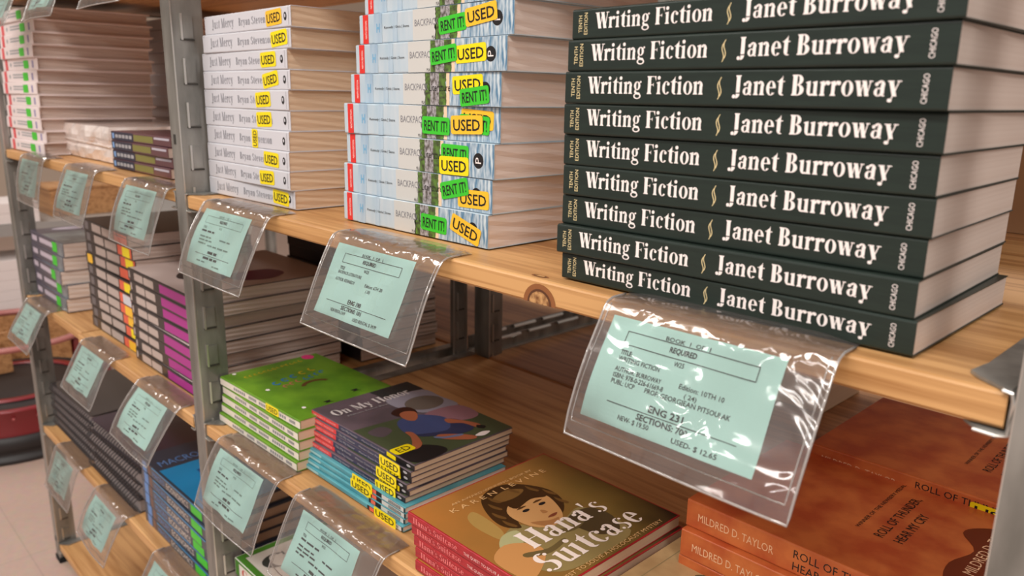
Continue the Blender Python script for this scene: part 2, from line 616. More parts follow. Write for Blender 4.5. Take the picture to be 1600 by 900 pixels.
def sticker_mesh(text, cx, cz, w, h, base, deg=0, font='sans', k=2):
    mb = MB()
    T = on_spine(k)
    T2 = on_spine(k + 1)
    mb.flat(turn(rrect(cx - w / 2, cx + w / 2, cz - h / 2, cz + h / 2, h * .16), cx, cz, deg), T, base)
    th = h * .62
    if text:
        g = sans(text, .012) if font == 'sans' else didone(text)
        mb.flat(turn(fit(g, cx - w * .42, cx + w * .42, cz - th / 2, th), cx, cz, deg), T2, BLACK_INK)
    return mb.mesh('sticker')

ORD = ['bottom', 'second from the bottom', 'third from the bottom', 'fourth from the bottom', 'fifth from the bottom',
       'sixth from the bottom', 'seventh from the bottom', 'eighth from the bottom', 'ninth from the bottom', 'tenth from the bottom',
       'eleventh from the bottom', 'twelfth from the bottom']
def place(i, n):
    if i == n - 1:
        return 'topmost'
    if i == n - 2 and n > 4:
        return 'second from the top'
    if i == n - 3 and n > 6:
        return 'third from the top'
    return ORD[i]

class Book:
    """one title: shared meshes for its cover and pages, copied for every copy in the stack"""
    def __init__(self, kind, L, W, T, cm, pm, paint=None, over=0.0, inset=0.0006, th=0.0006, wave=0.0, extra=None):
        self.L, self.W, self.T, self.kind = L, W, T, kind
        self.cover = cover_mesh(kind, L, W, T, cm, paint, th, over)
        self.pages = pages_mesh(kind, L, W, T, pm, th, inset, wave)
        self.extra = extra or []
    def put(self, name, label, group, x, y, z, yaw=0.0, t=None, stickers=(), cat='book'):
        e = thing(name, label, cat, (x, y, z), math.radians(yaw), group)
        if t:
            e.scale = (1, 1, t / self.T)
        cv = link('cover', self.cover, e)
        link('page_block', self.pages, e)
        for nm, me in self.extra:
            link(nm, me, e)
        for nm, me in stickers:
            link(nm, me, cv)
        return e

# ================================================================== setting
def struct(name, me, loc=(0, 0, 0)):
    o = link(name, me, None, loc)
    o['kind'] = 'structure'
    return o

def floor_mat():
    m = bpy.data.materials.new('vinyl_floor_tiles')
    m.use_nodes = True
    nt = m.node_tree
    b = nt.nodes['Principled BSDF']
    b.inputs['Roughness'].default_value = 0.32
    tc = nt.nodes.new('ShaderNodeTexCoord')
    mp = nt.nodes.new('ShaderNodeMapping')
    mp.inputs['Location'].default_value = (0.0, 0.045, 0)
    nt.links.new(tc.outputs['Object'], mp.inputs['Vector'])
    br = nt.nodes.new('ShaderNodeTexBrick')
    br.offset = 0.0
    br.inputs['Scale'].default_value = 1.0
    br.inputs['Brick Width'].default_value = 0.61
    br.inputs['Row Height'].default_value = 0.61
    br.inputs['Mortar Size'].default_value = 0.0016
    br.inputs['Mortar Smooth'].default_value = 0.3
    br.inputs['Color1'].default_value = lin((204, 176, 162))
    br.inputs['Color2'].default_value = lin((198, 170, 156))
    br.inputs['Mortar'].default_value = lin((184, 160, 146))
    nt.links.new(mp.outputs['Vector'], br.inputs['Vector'])
    n = nt.nodes.new('ShaderNodeTexNoise')
    n.inputs['Scale'].default_value = 60
    n.inputs['Detail'].default_value = 4
    nt.links.new(tc.outputs['Object'], n.inputs['Vector'])
    mx = nt.nodes.new('ShaderNodeMix')
    mx.data_type = 'RGBA'
    mx.blend_type = 'MULTIPLY'
    mx.inputs[0].default_value = 0.25
    nt.links.new(br.outputs['Color'], mx.inputs[6])
    nt.links.new(n.outputs['Color'], mx.inputs[7])
    nt.links.new(mx.outputs[2], b.inputs['Base Color'])
    return m

mb = MB()
mb.box(-7, 5, -4, 6, -0.05, 0, floor_mat())
struct('floor', mb.mesh('floor'))
WALL = mat('beige_wall', (214, 196, 178), 0.8)
mb = MB()
mb.box(-7.1, -7, -4, 6, 0, 3.0, WALL)
struct('wall_left', mb.mesh('wall_left'))
mb = MB()
mb.box(-7, 5, 6, 6.1, 0, 3.0, WALL)
struct('wall_back', mb.mesh('wall_back'))

# ------------------------------------------------------------------ boltless steel rack with wooden boards
XL, XC, XR = -1.775, -0.868, 0.050          # left edges of the front posts
LV = [F + 0.301, F, F - 0.301, F - 0.598, F - 0.892]
DEEP = 0.455

def slot(mb, x, y, z, s=1):
    """keyhole slot pressed in the side leg of a post (face looks to +x)"""
    mb.box(x, x + .0012, y - .0065, y + .0065, z - .013, z + .013, STEEL)
    mb.box(x, x + .0022, y - .0085, y - .0060, z - .015, z + .015, STEEL_L)
    mb.box(x, x + .0016, y - .0085, y + .0075, z - .0155, z - .0135, STEEL_D)
    mb.box(x + .0012, x + .0016, y - .0055, y + .0060, z - .012, z + .011, STEEL_D if s < 0 else STEEL)

def post_mesh(side, h, w=0.027, d=0.038, yf=1):
    """angle post; its corner sits at x = 0 side; leg of depth d runs to +y*yf"""
    mb = MB()
    t = .0022
    mb.box(0, w, 0 if yf > 0 else -t, t if yf > 0 else 0, 0, h, STEEL)
    xs = w - t if side > 0 else 0
    y0, y1 = (0, d) if yf > 0 else (-d, 0)
    mb.box(xs, xs + t, y0 + (t if yf > 0 else 0), y1 - (0 if yf > 0 else t), 0, h, STEEL)
    ex = xs + t if side > 0 else -.0006
    mb.box(ex, ex + .0006, y0, y0 + .0016, 0, h, STEEL_L)
    z = .07
    while z < h - .03:
        if side > 0:
            slot(mb, xs + t, (y0 + y1) / 2, z)
        z += .0508
    for z in (.05, .5, 1.0):
        mb.box(.008, .014, -.0006 if yf > 0 else 0, 0 if yf > 0 else .0006, z, z + .012, STEEL_D)
    mb.box(-.002, w + .004, y0 - .002, y1 + .004, 0, .012, DARK)
    return mb.mesh('post')

def rail_mesh(side):
    """channel that carries one end of a board; side=+1: board lies to its left (right end of bay)"""
    mb = MB()
    t = .0016
    th = .0185
    def P(x, y, z):
        return (x * side, y, z)
    # section: web at x 0, lips towards -x
    def plate(pts, z0, z1):
        a = [P(x, y, z0) for x, y in pts]
        b = [P(x, y, z1) for x, y in pts]
        if side < 0:
            a, b = a[::-1], b[::-1]
        n = len(pts)
        mb.geo(a + b, [(i, (i + 1) % n, n + (i + 1) % n, n + i) for i in range(n)] + [tuple(range(n - 1, -1, -1)), tuple(range(n, 2 * n))], STEEL)
    D = DEEP
    plate([(-.004, .000), (-.0005, -.001), (-.0005, D), (-.019, D), (-.019, .034), (-.0215, .015), (-.016, .009)], .0004, .0020)
    plate([(-.0005, -.001), (-.0005, D), (-.019, D), (-.019, .006), (-.012, -.001)], -th - .0016, -th)
    # web with rounded corners
    prof = [(-.004, .0021), (-.0008, .0016), (.0008, .0002), (.0014, -.003), (.0014, -th + .002), (.0006, -th - .0012), (-.003, -th - .0022),
            (-.003, -th - .0004), (-.0004, -th + .0004), (-.0002, -.003), (-.0008, -.0004), (-.004, .0006)]
    mb.prism(prof, lambda a, b: P(a, -.0015, b), lambda a, b: P(a, D, b), STEEL)
    # bright cut edge at the front
    edge = [(-.013, -th - .0012), (-.004, -th - .0016), (.0004, -th - .0006), (.0010, -.004), (0, .0006), (-.004, .0013)]
    mb.tube([P(a, -.0018, b) for a, b in edge], .0009, STEEL_L, 6)
    return mb.mesh('rail', fix=True)

rack = thing('metal_shelving_rack', 'galvanised steel shelving frame holding the wooden book shelves in front', 'shelving rack', (0, 0, 0))
H = 1.95
p_in = post_mesh(1, H)
p_out = post_mesh(-1, H)
pb = post_mesh(1, H, 0.042, .03, -1)
link('post', p_in, rack, (XL, -.002, 0))
link('post', p_in, rack, (XC, -.002, 0))
link('post', p_out, rack, (XR, -.002, 0))
for x in (XL, XC - .016):
    link('post', pb, rack, (x, DEEP, 0))
link('post', post_mesh(-1, H, .027, .038, -1), rack, (XR, DEEP, 0))
rl, rr = rail_mesh(-1), rail_mesh(1)
for z in LV:
    link('rail', rl, rack, (XL + .0285, 0, z))
    link('rail', rr, rack, (XC - .004, 0, z))
    link('rail', rl, rack, (XC + .029, 0, z))
    link('rail', rr, rack, (XR - .0022, 0, z))

def board(name, label, x0, x1, y0, y1, z, group=None, knots=(), m=None, th=.0175, seed=0, front=1):
    m = m or WOOD
    mb = MB()
    L = x1 - x0
    r = .0018
    d = y1 - y0
    prof = [(d, -th), (r, -th), (0, -th + r), (0, -r), (r * .5, -r * .4), (r * 1.4, 0), (d, 0)]
    mb.prism(prof, lambda a, b: (0, a, b), lambda a, b: (L, a, b), m)
    for face, kx, kb, rx, ry in knots:
        kx -= x0
        Tf = {'f': (lambda a, b, e=0: (a, -.0002 - e, b)), 't': (lambda a, b, e=0: (a, b, .0002 + e))}[face]
        for j, (sc, mm) in enumerate(((1.35, KNOT_R), (1.0, KNOT_D), (.84, KNOT_L))):
            pts = [(kx + rx * sc * math.cos(a * math.pi / 12), kb + ry * sc * math.sin(a * math.pi / 12)) for a in range(13 if face == 'f' else 24)]
            if face == 't':
                pass
            mb.poly([Tf(a, b, j * .0001) for a, b in pts], mm)
    me = mb.mesh('board')
    o = thing(name, label, 'shelf', (x0, y0, z), 0, group, me)
    return o

G = 'pine boards of the front rack'
board('shelf_board', 'pine board with a dark knot in its front edge, under the green books', XC + .030, XR - .004, 0, DEEP, LV[1], G,
      [('f', -.2385, -.0170, .0115, .0105), ('t', -.2465, .0085, .0060, .0022)])
board('shelf_board', 'pine board overhead, above the white used paperbacks', XC + .030, XR - .004, 0, DEEP, LV[0], G)
board('shelf_board', 'pine board carrying the orange books and the sepia cover book', XC + .030, XR - .004, 0, DEEP, LV[2], G)
board('shelf_board', 'pine board at the lower middle, under the white book with green border', XC + .030, XR - .004, 0, DEEP, LV[3], G)
board('shelf_board', 'pine board under the shrink-wrapped pack, upper left', XL + .030, XC - .006, 0, DEEP, LV[1] + .004, G)
board('shelf_board', 'pine board overhead at the far left', XL + .030, XC - .006, 0, DEEP, LV[0], G)
board('shelf_board', 'short pine board under the grey books with green dots at far left', XL + .030, -1.377, .002, DEEP, LV[2] + .001, G)
board('shelf_board', 'pine board under the black books with magenta spine ends', -1.375, XC - .006, -.003, DEEP, LV[2], G)
board('shelf_board', 'pine board under the spiral-bound books and the blue textbooks', XL + .030, XC - .006, 0, DEEP, LV[3], G)
board('shelf_board', 'empty pine board nearest the floor, lower left', XL + .030, XC - .006, 0, DEEP, LV[4], G)

# rack behind, back to back
RY = 0.462
rack2 = thing('metal_shelving_rack', 'second steel shelving frame standing back to back behind the first', 'shelving rack', (0, 0, 0))
p2 = post_mesh(1, H, .036, .03)
for x in (XL, -.831, .052):
    link('post', p2, rack2, (x, RY, 0))
    link('post', p2, rack2, (x, RY + DEEP, 0))
def back_rail():
    mb = MB()
    mb.box(-.0015, 0, 0, DEEP, -.018, .024, STEEL)
    mb.box(-.0015, .008, 0, DEEP, .0005, .0022, STEEL_L)
    y = .03
    while y < DEEP - .05:
        mb.tube([(.003, y, .021), (.003, y + .055, .021)], .0028, STEEL_L, 6)
        y += .075
    return mb.mesh('rail')
br_ = back_rail()
for z in (LV[1], LV[2], LV[3]):
    link('rail', br_, rack2, (-.812, RY + .003, z))
    link('rail', br_, rack2, (-.850, RY + .003, z))
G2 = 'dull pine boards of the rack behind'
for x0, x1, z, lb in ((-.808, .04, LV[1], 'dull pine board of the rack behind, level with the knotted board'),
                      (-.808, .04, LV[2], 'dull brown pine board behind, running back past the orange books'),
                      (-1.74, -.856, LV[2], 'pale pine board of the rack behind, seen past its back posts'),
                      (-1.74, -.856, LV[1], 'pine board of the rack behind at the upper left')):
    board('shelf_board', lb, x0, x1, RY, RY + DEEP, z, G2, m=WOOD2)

mb = MB()
CARDB = mat('brown_cardboard', (150, 112, 78), .8)
mb.box(-.26, .035, .50, .76, 0, .235, CARDB)
cb0 = thing('cardboard_box', 'brown cardboard box in shade behind the dark green paperbacks', 'box', (0, 0, LV[1] + .0006), 0, None)
link('box_body', mb.mesh('box_body'), cb0)
mb = MB()
mb.box(-.26, .035, .50, .629, .2352, .238, CARDB)
mb.box(-.26, .035, .631, .76, .2352, .238, CARDB)
link('flaps', mb.mesh('flaps'), cb0)

# ------------------------------------------------------------------ dark green paperbacks
GREEN = mat('dark_green_cover', (36, 47, 41), 0.40, noise=((32, 42, 37), (40, 40, 400), 3), spec=0.4)
def paint_green(mb, L, W, T):
    S = on_spine()
    h = .0100
    mb.flat(fit(didone('Writing Fiction'), .0192, .1035, .0063, h), S, WHITE_INK)
    mb.flat(fit(didone('Janet Burroway'), .1222, .2100, .0063, h), S, WHITE_INK)
    mb.flat(vert(sans('TENTH'), .0082, .0044, .0152, .0030), S, GOLD_INK)
    mb.flat(vert(sans('EDITION'), .0128, .0030, .0168, .0030), S, GOLD_INK)
    mb.flat(vert(didone('CHICAGO'), .2205, .0030, .0163, .0030) if False else vert(sans('CHICAGO'), .2218, .0032, .0163, .0029), S, WHITE_INK)
    # small twisted ornament
    for s in (-1, 1):
        pts = []
        for k in range(9):
            a = k / 8
            pts.append((.1130 + s * .0005 + .0010 * math.sin(a * math.pi * 1.8 + .4) + .0012 * a, .0046 + s * .0008 + .0100 * a))
        for k in range(8):
            (a0, b0), (a1, b1) = pts[k], pts[k + 1]
            mb.poly([S(a0, b0), S(a0 + .0005, b0), S(a1 + .0005, b1), S(a1, b1)], GOLD_INK)
bk = Book('green_book', .2310, .155, .0195, GREEN, PAGE_W, paint_green)
WF = [(-0.2308, 0.0138, 0.39, 0.0183), (-0.2328, 0.01, 1.6, 0.0195), (-0.2329, 0.0148, 1.67, 0.0199), (-0.2313, 0.013, 1.79, 0.0201), (-0.2317, 0.0131, 1.34, 0.0201), (-0.2303, 0.0108, 1.35, 0.0196),
      (-0.2298, 0.0105, 0.35, 0.0201), (-0.2283, 0.0107, -0.17, 0.0195), (-0.2264, 0.0119, -1.03, 0.0185)]
z = F + .0012
for i, (x, y, w, t) in enumerate(WF):
    bk.put('paperback_book', 'dark green white-lettered paperback, %s in the large right stack' % place(i, 9),
           'dark green paperbacks on the top shelf', x, y, z, w, t - .0001)
    z += t

# ------------------------------------------------------------------ white used paperbacks
CREAMW = mat('white_cover', (208, 208, 214), 0.45)
SOFT_INK = mat('soft_grey_ink', (140, 140, 148), 0.6)
def paint_mercy(mb, L, W, T):
    S = on_spine()
    mb.flat(fit(didone('Just Mercy', .08), .020, .076, .0062, .0100), S, SOFT_INK)
    mb.flat(fit(didone('Bryan Stevenson', .08), .088, .166, .0064, .0080), S, SOFT_INK)
    mb.flat(ell(.1925, .0105, .0030, .0042), S, BLACK_INK)
    mb.flat(ell(.1925, .0110, .0012, .0018), on_spine(2), CREAMW)
    mb.flat(rect(.1990, .1995, .002, .019), S, GREY_INK)
    mb.flat(ell(.0035, .0190, .0008, .0008, 8), S, GREY_INK)
bk = Book('white_book', .2035, .135, .0206, CREAMW, PAGE_T, paint_mercy, wave=.0004)
JM = [(-0.8458, 0.0289, 1.2, 0.0204), (-0.8485, 0.0295, -0.4, 0.0204), (-0.8488, 0.0297, -0.34, 0.0207), (-0.8557, 0.0307, -0.33, 0.021), (-0.856, 0.0302, 0.6, 0.0211), (-0.8514, 0.0306, 0.14, 0.0211), (-0.8412, 0.0294, 0.75, 0.0205),
      (-0.8364, 0.0308, 0.14, 0.0205), (-0.8272, 0.029, 0.76, 0.0205), (-0.8229, 0.031, -0.17, 0.0206)]
JOLD = [-.8432, -.8461, -.8496, -.861, -.8654, -.8591, -.846, -.8421, -.8261, -.8205]
JS = [.1800, .1612, .1765, .1501, .1750, .1704, .1754, .1693, .1790, .1660]
JR = [-3, 2, -2, 88, 2, 3, 8, 2, 5, 3]
z = F + .0012
for i, (x, y, w, t) in enumerate(JM):
    x = max(x, -.8375 + (.004 if i == 6 else 0))
    am = (i == 9)
    if i == 3:
        st = ('used_sticker', sticker_mesh('USED', JS[i] - (x - JOLD[i]), .0105, .0200, .0140, YELLOW, 88))
    else:
        st = ('used_sticker', sticker_mesh('USED', JS[i] - (x - JOLD[i]), .0106, .034, .0155, AMBER if am else YELLOW, JR[i]))
    bk.put('paperback_book', 'white paperback with %s sticker, %s, stacked beside the middle post' % ('amber' if am else 'small sideways yellow' if i == 3 else 'yellow', place(i, 10)),
           'white used paperbacks on the top shelf', x, y, z, w, t - .0001, [st])
    z += t

# ------------------------------------------------------------------ thick pale blue paperbacks with stickers
PB = mat('pale_blue_band', (176, 198, 212), 0.3, noise=((196, 208, 216), (60, 20, 20), 2))
PB2 = mat('blue_streak_band', (156, 182, 204), 0.3, noise=((182, 202, 216), (90, 15, 15), 1))
PW = mat('off_white_band', (206, 206, 202), 0.3)
RED = mat('red_band', (222, 50, 44), 0.35)
FOREST = mat('forest_print', (96, 134, 54), 0.35, noise=((60, 60, 44), (160, 60, 260), 6))
TRUNK = mat('tree_trunk_print', (180, 176, 180), 0.35, noise=((84, 78, 72), (300, 60, 260), 5))
WATER = mat('water_print', (206, 218, 224), 0.3, noise=((84, 128, 160), (420, 30, 60), 3))
SAND = mat('sand_print', (238, 208, 176), 0.4)
def paint_backpack(mb, L, W, T):
    S = on_spine()
    k = L / .229
    r = .0004
    def band(a, b, m, e=1):
        mb.flat(rect(a * k, b * k, r, T - r), on_spine(e), m)
    band(.0062, .0160, RED)
    band(.0265, .040, PB2)
    band(.058, .066, PB2)
    band(.091, .126, PW)
    # ragged forest and water picture
    rnd = random.Random(3)
    n = 14
    L0 = [(.1250 + rnd.uniform(-.0012, .0012), r + (T - 2 * r) * i / n) for i in range(n + 1)]
    L1 = [(.1560 + rnd.uniform(-.0010, .0010), r + (T - 2 * r) * i / n) for i in range(n + 1)]
    for i in range(n):
        mb.poly([S(L0[i][0] * k, L0[i][1]), S(L1[i][0] * k, L1[i][1]), S(L1[i + 1][0] * k, L1[i + 1][1]), S(L0[i + 1][0] * k, L0[i + 1][1])], FOREST)
    band(.133, .146, TRUNK, 1.4)
    mb.flat(rect(.1565 * k, .161 * k, r, T - r), S, SAND)
    mb.flat(rect(.161 * k, L, r, T - r), S, WATER)
    S2 = on_spine(1.8)
    mb.flat(fit(sans('Kennedy | Gioia | Stone'), .044 * k, .085 * k, T * .47, .0024), S2, BLACK_INK)
    mb.flat(fit(sans('BACKPACK'), .094 * k, .1300 * k, T * .46, .0062), S2, GREY_INK)
    mb.flat(fit(sans('Literature'), .1315 * k, .1620 * k, T * .44, .0066), S2, BLACK_INK)
    mb.flat(fit(sans('MLA'), .1200 * k, .1250 * k, .0012, .0028), S2, BLACK_INK)
    mb.flat(vert(sans('NINTH EDITION'), .0135 * k, .005, T - .006, .0028), S2, WHITE_INK)
    for a in (0, 1):
        mb.flat(rect(.0305 * k + a * .004, .0320 * k + a * .004, T * .36, T * .66), S2, mat('logo_blue', (120, 176, 212), 0.4))
    mb.flat(rect(.0320 * k, .0345 * k, T * .47, T * .55), S2, MATS['logo_blue'])
    mb.flat(ell(.2090 * k, T * .5, .0062, .0062), S2, BLACK_INK)
    P = on_spine(2.2)
    mb.flat(turn(fit(sans('P'), .2090 * k - .0022, .2090 * k + .0026, T * .5 - .0034, .0072), .2090 * k, T * .5, 90), P, WHITE_INK)
bk = Book('blue_book', .2112, .165, .0280, PB, PAGE_W, paint_backpack, wave=.0005)
BP = [(-0.5503, 0.0412, 0.38, 0.028), (-0.5494, 0.0422, 1.1, 0.0282), (-0.5466, 0.0446, 0.22, 0.0285), (-0.5458, 0.0422, 2.48, 0.0284), (-0.5409, 0.0478, -0.23, 0.027), (-0.5326, 0.0488, -1.08, 0.0264),
      (-0.5267, 0.0499, -1.04, 0.0262), (-0.5222, 0.0534, -2.22, 0.0277)]
BOLD = [-.551, -.5512, -.5489, -.5563, -.5471, -.534, -.5235, -.5185]
SP = [[('R', .1384, .0127, -2), ('A', .1807, .0130, -17)], [('A', .1865, .0105, 1), ('R', .1634, .0172, 12)], [('R', .1614, .0180, -1), ('Y', .1606, .0080, 1)],
      [('a', .1915, .0180, -3), ('r', .1885, .0140, -3), ('R', .1413, .0115, -1), ('A', .1800, .0135, 2)], [('Y', .1736, .0180, 3), ('R', .1824, .0085, 6)],
      [('Y', .1660, .0152, 3), ('R', .1314, .0150, 6)], [('R', .1308, .0124, 5), ('A', .1667, .0180, 7)], []]
z = F + .0012
for i, (x, y, w, t) in enumerate(BP):
    st = []
    for j, (k, a, b, d) in enumerate(SP[i]):
        a -= x - BOLD[i] - .0042
        if k in 'Rr':
            st.append(('rent_sticker', sticker_mesh('RENT IT!', a, b, .0355, .0145, LIME, d, k=3 + 2 * j)))
        else:
            st.append(('used_sticker', sticker_mesh('USED', a, b, .038, .0150, YELLOW if k == 'Y' else AMBER, d, k=3 + 2 * j)))
    bk.put('paperback_book', 'thick pale blue paperback with %s, %s of its stack' % ('green and yellow stickers' if st else 'no stickers in view', place(i, 8)),
           'thick blue paperbacks on the top shelf', x, y, z, w, t - .0001, st)
    z += t

# ------------------------------------------------------------------ upper left: white books with a red end, wrapped pack, dark books
PINKW = mat('pinkish_white_cover', (236, 222, 220), 0.4)
PRINTG = mat('grey_print', (168, 166, 168), 0.6)
PRINTV = mat('violet_print', (150, 140, 176), 0.6)
def paint_redwhite(mb, L, W, T):
    S = on_spine()
    mb.flat(rect(.016, .034, .0006, T - .0006), S, mat('soft_red_band', (226, 84, 90), 0.4))
    mb.flat(ell(.055, T * .5, .006, .004), S, PRINTG)
    for q in (.35, .58):
        mb.flat(rect(.075, .145, T * q, T * q + .003), S, PRINTG)
    mb.flat(rect(.196, .206, .004, T - .005), S, PRINTV)
    mb.flat(rrect(.143, .175, .003, T - .004, .003), on_spine(2), LIME)
bk = Book('red_end_book', .226, .205, .0215, PINKW, PAGE_G, paint_redwhite, over=.002, inset=.004, th=.0016, wave=.0008)
bkr = Book('red_end_book_rear', .226, .165, .0215, PINKW, PAGE_G, None, over=.002, inset=.004, th=.0016, wave=.0008)
RX = [-1.519, -1.513, -1.518, -1.515, -1.511, -1.513, -1.516, -1.505, -1.502, -1.498, -1.500, -1.503]
z = F + .0055
for i, x in enumerate(RX):
    bk.put('textbook', 'white textbook with red end and green sticker, %s, far upper left' % place(i, 12),
           'white textbooks with red ends', x - .2235, .010 + .002 * math.sin(i * 2.1), z, .8 + .6 * math.sin(i * 1.3), .0214)
    bkr.put('textbook', 'white textbook in the rear stack, %s, behind the red ended books' % place(i, 12),
            'rear stack of white textbooks', x - .226, .262 + .003 * math.sin(i * 1.1), z, .5 * math.sin(i), .0214)
    z += .0216

# shrink-wrapped pack
WRAP = mat('shrink_wrap', (244, 236, 232), 0.15, noise=((226, 210, 202), (26, 26, 40), 4), bump=(1.0, (40, 40, 60)), coat=0.6)
mb = MB()
nx, nz = 24, 6
def wrapf(u, v, side):
    j = .0025 * math.sin(u * 37 + v * 11) * math.sin(v * 9 + u * 5)
    return j
rnd = random.Random(5)
vs, fs = [], []
for iz in range(nz + 1):
    ring = []
    for s in range(4):
        for iu in range(nx // 2):
            u = iu / (nx // 2)
            hw, hd = .152, .098
            x, y = [(-hw + 2 * hw * u, -hd), (hw, -hd + 2 * hd * u), (hw - 2 * hw * u, hd), (-hw, hd - 2 * hd * u)][s]
            j = rnd.uniform(-.002, .002)
            pinch = .004 * (1 if iz == 3 else 0) + (.004 if iz in (0, nz) else 0)
            ring.append((x * (1 - pinch * 6) + j, y * (1 - pinch * 8) + rnd.uniform(-.002, .002), .0015 + .058 * iz / nz + (j * .5 if 0 < iz < nz else 0)))
    vs += ring
N = 4 * (nx // 2)
for iz in range(nz):
    for k in range(N):
        fs.append((iz * N + k, iz * N + (k + 1) % N, (iz + 1) * N + (k + 1) % N, (iz + 1) * N + k))
fs.append(tuple(range(N - 1, -1, -1)))
fs.append(tuple(nz * N + k for k in range(N)))
mb.geo(vs, fs, WRAP)
pk = thing('wrapped_pack', 'white pack of books in crinkled shrink wrap on the upper left shelf', 'wrapped pack', (-1.420, .150, F + .0045), 0, None)
link('plastic_wrap', mb.mesh('wrap', smooth=False), pk)
mb = MB()
mb.tube([(-.146, -.098, .033), (-.05, -.1005, .032), (.04, -.0995, .030), (.148, -.098, .027)], .0016, WRAP, 6)
link('wrap_seam', mb.mesh('wrap_seam'), pk)

MAROON = mat('maroon_cover', (92, 52, 62), 0.28, coat=.4)
NAVYEND = mat('navy_end', (34, 40, 62), 0.3)
OLIVE = mat('olive_print', (126, 122, 64), 0.5)
def paint_dark(mb, L, W, T):
    S = on_spine()
    mb.flat(rect(0, .092, .0006, T - .0006), S, NAVYEND)
    mb.flat(rect(.005, .013, .003, T - .003), on_spine(2), mat('light_blue_print', (130, 170, 220), 0.4))
    for q in range(5):
        mb.flat(rrect(.018 + q * .0145, .029 + q * .0145, .0045, T - .0045, .0015), on_spine(2), PRINTG)
    mb.flat(rect(.094, .168, .0025, T - .0025), S, OLIVE)
    mb.flat(rect(.172, .226, T - .0055, T - .0025), S, mat('silver_print', (190, 184, 196), 0.4))
bk = Book('dark_book', .231, .19, .0142, MAROON, PAGE_G, paint_dark)
z = F + .0055
for i, dx in enumerate((0, .003, .001, .003)):
    bk.put('paperback_book', 'thin maroon paperback with olive lettering, %s of four beside the middle post' % place(i, 4) if i else
           'thin maroon paperback with olive lettering, bottom one of four beside the middle post',
           'maroon paperbacks on the upper left shelf', -1.206 + dx, .034, z, (0, .8, -.5, .6)[i], .0140)
    z += .0142

# ------------------------------------------------------------------ middle left shelf
PURG = mat('purple_grey_cover', (82, 76, 90), 0.35, coat=.3)
BLUEG = mat('blue_grey_cover', (140, 152, 156), 0.3, noise=((96, 104, 112), (30, 30, 30), 3), coat=.5)
LILAC = mat('lilac_print', (190, 178, 190), 0.5)
def paint_purg(mb, L, W, T):
    S = on_spine()
    mb.flat(rrect(.010, .045, .009, T - .007, .003), S, LILAC)
    mb.flat(rrect(.062, .150, .010, T - .007, .003), S, LILAC)
    mb.flat(rect(.172, L, .0005, T - .0005), S, BLUEG)
    mb.flat(rrect(.146, .176, .004, T - .004, .003), on_spine(2), LIME)
    T2 = on_top(T)
    mb.flat(rect(.075, L, .001, W), T2, BLUEG)
    mb.flat(blob([(.012, .05), (.03, .035), (.05, .08), (.045, .14), (.02, .15), (.008, .11)]), on_top(T, 2), LILAC)
bk = Book('purple_grey_book', .215, .185, .0272, PURG, PAGE_W, paint_purg, wave=.0006)
z = F - .2985
for i in range(5):
    bk.put('textbook', 'grey purple textbook with green sticker, %s, middle shelf at far left' % ['bottom', 'second from the bottom', 'middle one', 'second from the top', 'topmost'][i],
           'grey purple textbooks at far left', -1.7415 + (0, .004, -.003, .001, .004)[i], .022, z, (0, 1, -1, .6, 1.2)[i], .0271)
    z += .0273

BLACKC = mat('black_cover', (40, 36, 38), 0.35, coat=.2)
PALEP = mat('pale_print', (186, 170, 162), 0.6)
CORAL = mat('coral_print', (232, 104, 76), 0.5)
def paint_blackred(mb, L, W, T):
    S = on_spine()
    mb.flat(rrect(.010, .030, .003, T - .003, .002), S, mat('dim_print', (112, 104, 104), .6))
    mb.flat(rrect(.050, .100, .003, T - .003, .002), S, PALEP)
    mb.flat(rrect(.106, .165, .003, T - .003, .002), S, PALEP)
    mb.flat(rect(.170, L - .002, .002, T - .002), S, CORAL)
for_sb = Book('black_red_book', .236, .20, .0193, BLACKC, PAGE_G, paint_blackred, wave=.0005)
z = F - .2995
for i in range(10):
    st = []
    if i in (0, 1, 2, 3, 5, 7, 8):
        st.append(('used_sticker', sticker_mesh('', .210, .0092, .034, .0150, AMBER if i in (0, 2, 3) else YELLOW, 0, k=3)))
    if i == 4:
        st.append(('white_sticker', sticker_mesh('', .206, .0092, .040, .0160, CREAMW, 0, k=3)))
    if i == 6:
        st.append(('amber_sticker', sticker_mesh('', .022, .0092, .026, .0155, AMBER, 0, k=3)))
    for_sb.put('textbook', 'black textbook, coral end, %s, %s in the tall stack' % (
        'white sticker' if i == 4 else 'amber sticker at left' if i == 6 else 'yellow sticker' if st else 'no sticker', place(i, 10)),
        'black textbooks with coral ends', -1.413 + .004 * math.sin(i * 1.9) + .0015 * i, .034, z, math.sin(i * 1.2), .0199, st)
    z += .0201

MAGENTA = mat('magenta_print', (172, 44, 140), 0.35)
def paint_magenta(mb, L, W, T):
    S = on_spine()
    mb.flat(rect(.004, .010, .004, T - .004), S, PALEP)
    mb.flat(rrect(.028, .066, .003, T - .004, .002), S, PALEP)
    mb.flat(rrect(.069, .110, .003, T - .004, .002), S, PALEP)
    mb.flat(rect(.134, L - .002, .0030, T - .0028), S, MAGENTA)
    mb.flat(rect(.002, L - .002, .002, W), on_top(T), mat('pale_rose_cover_print', (212, 194, 188), .4))
    mb.flat(blob([(.15, .10), (.19, .09), (.215, .13), (.19, .17), (.15, .16)]), on_top(T, 2), mat('plum_print', (112, 36, 74), .4))
    mb.flat(blob([(.09, .05), (.13, .03), (.17, .06), (.17, .09), (.13, .11), (.09, .09)]), on_top(T, 3), mat('dim_brown_print', (60, 50, 46), .5))
bk = Book('magenta_book', .240, .232, .0188, BLACKC, PAGE_W, paint_magenta, wave=.0005)
bk2 = Book('magenta_book_rear', .225, .155, .0203, BLACKC, PAGE_W, None, wave=.0005)
z = F - .2995
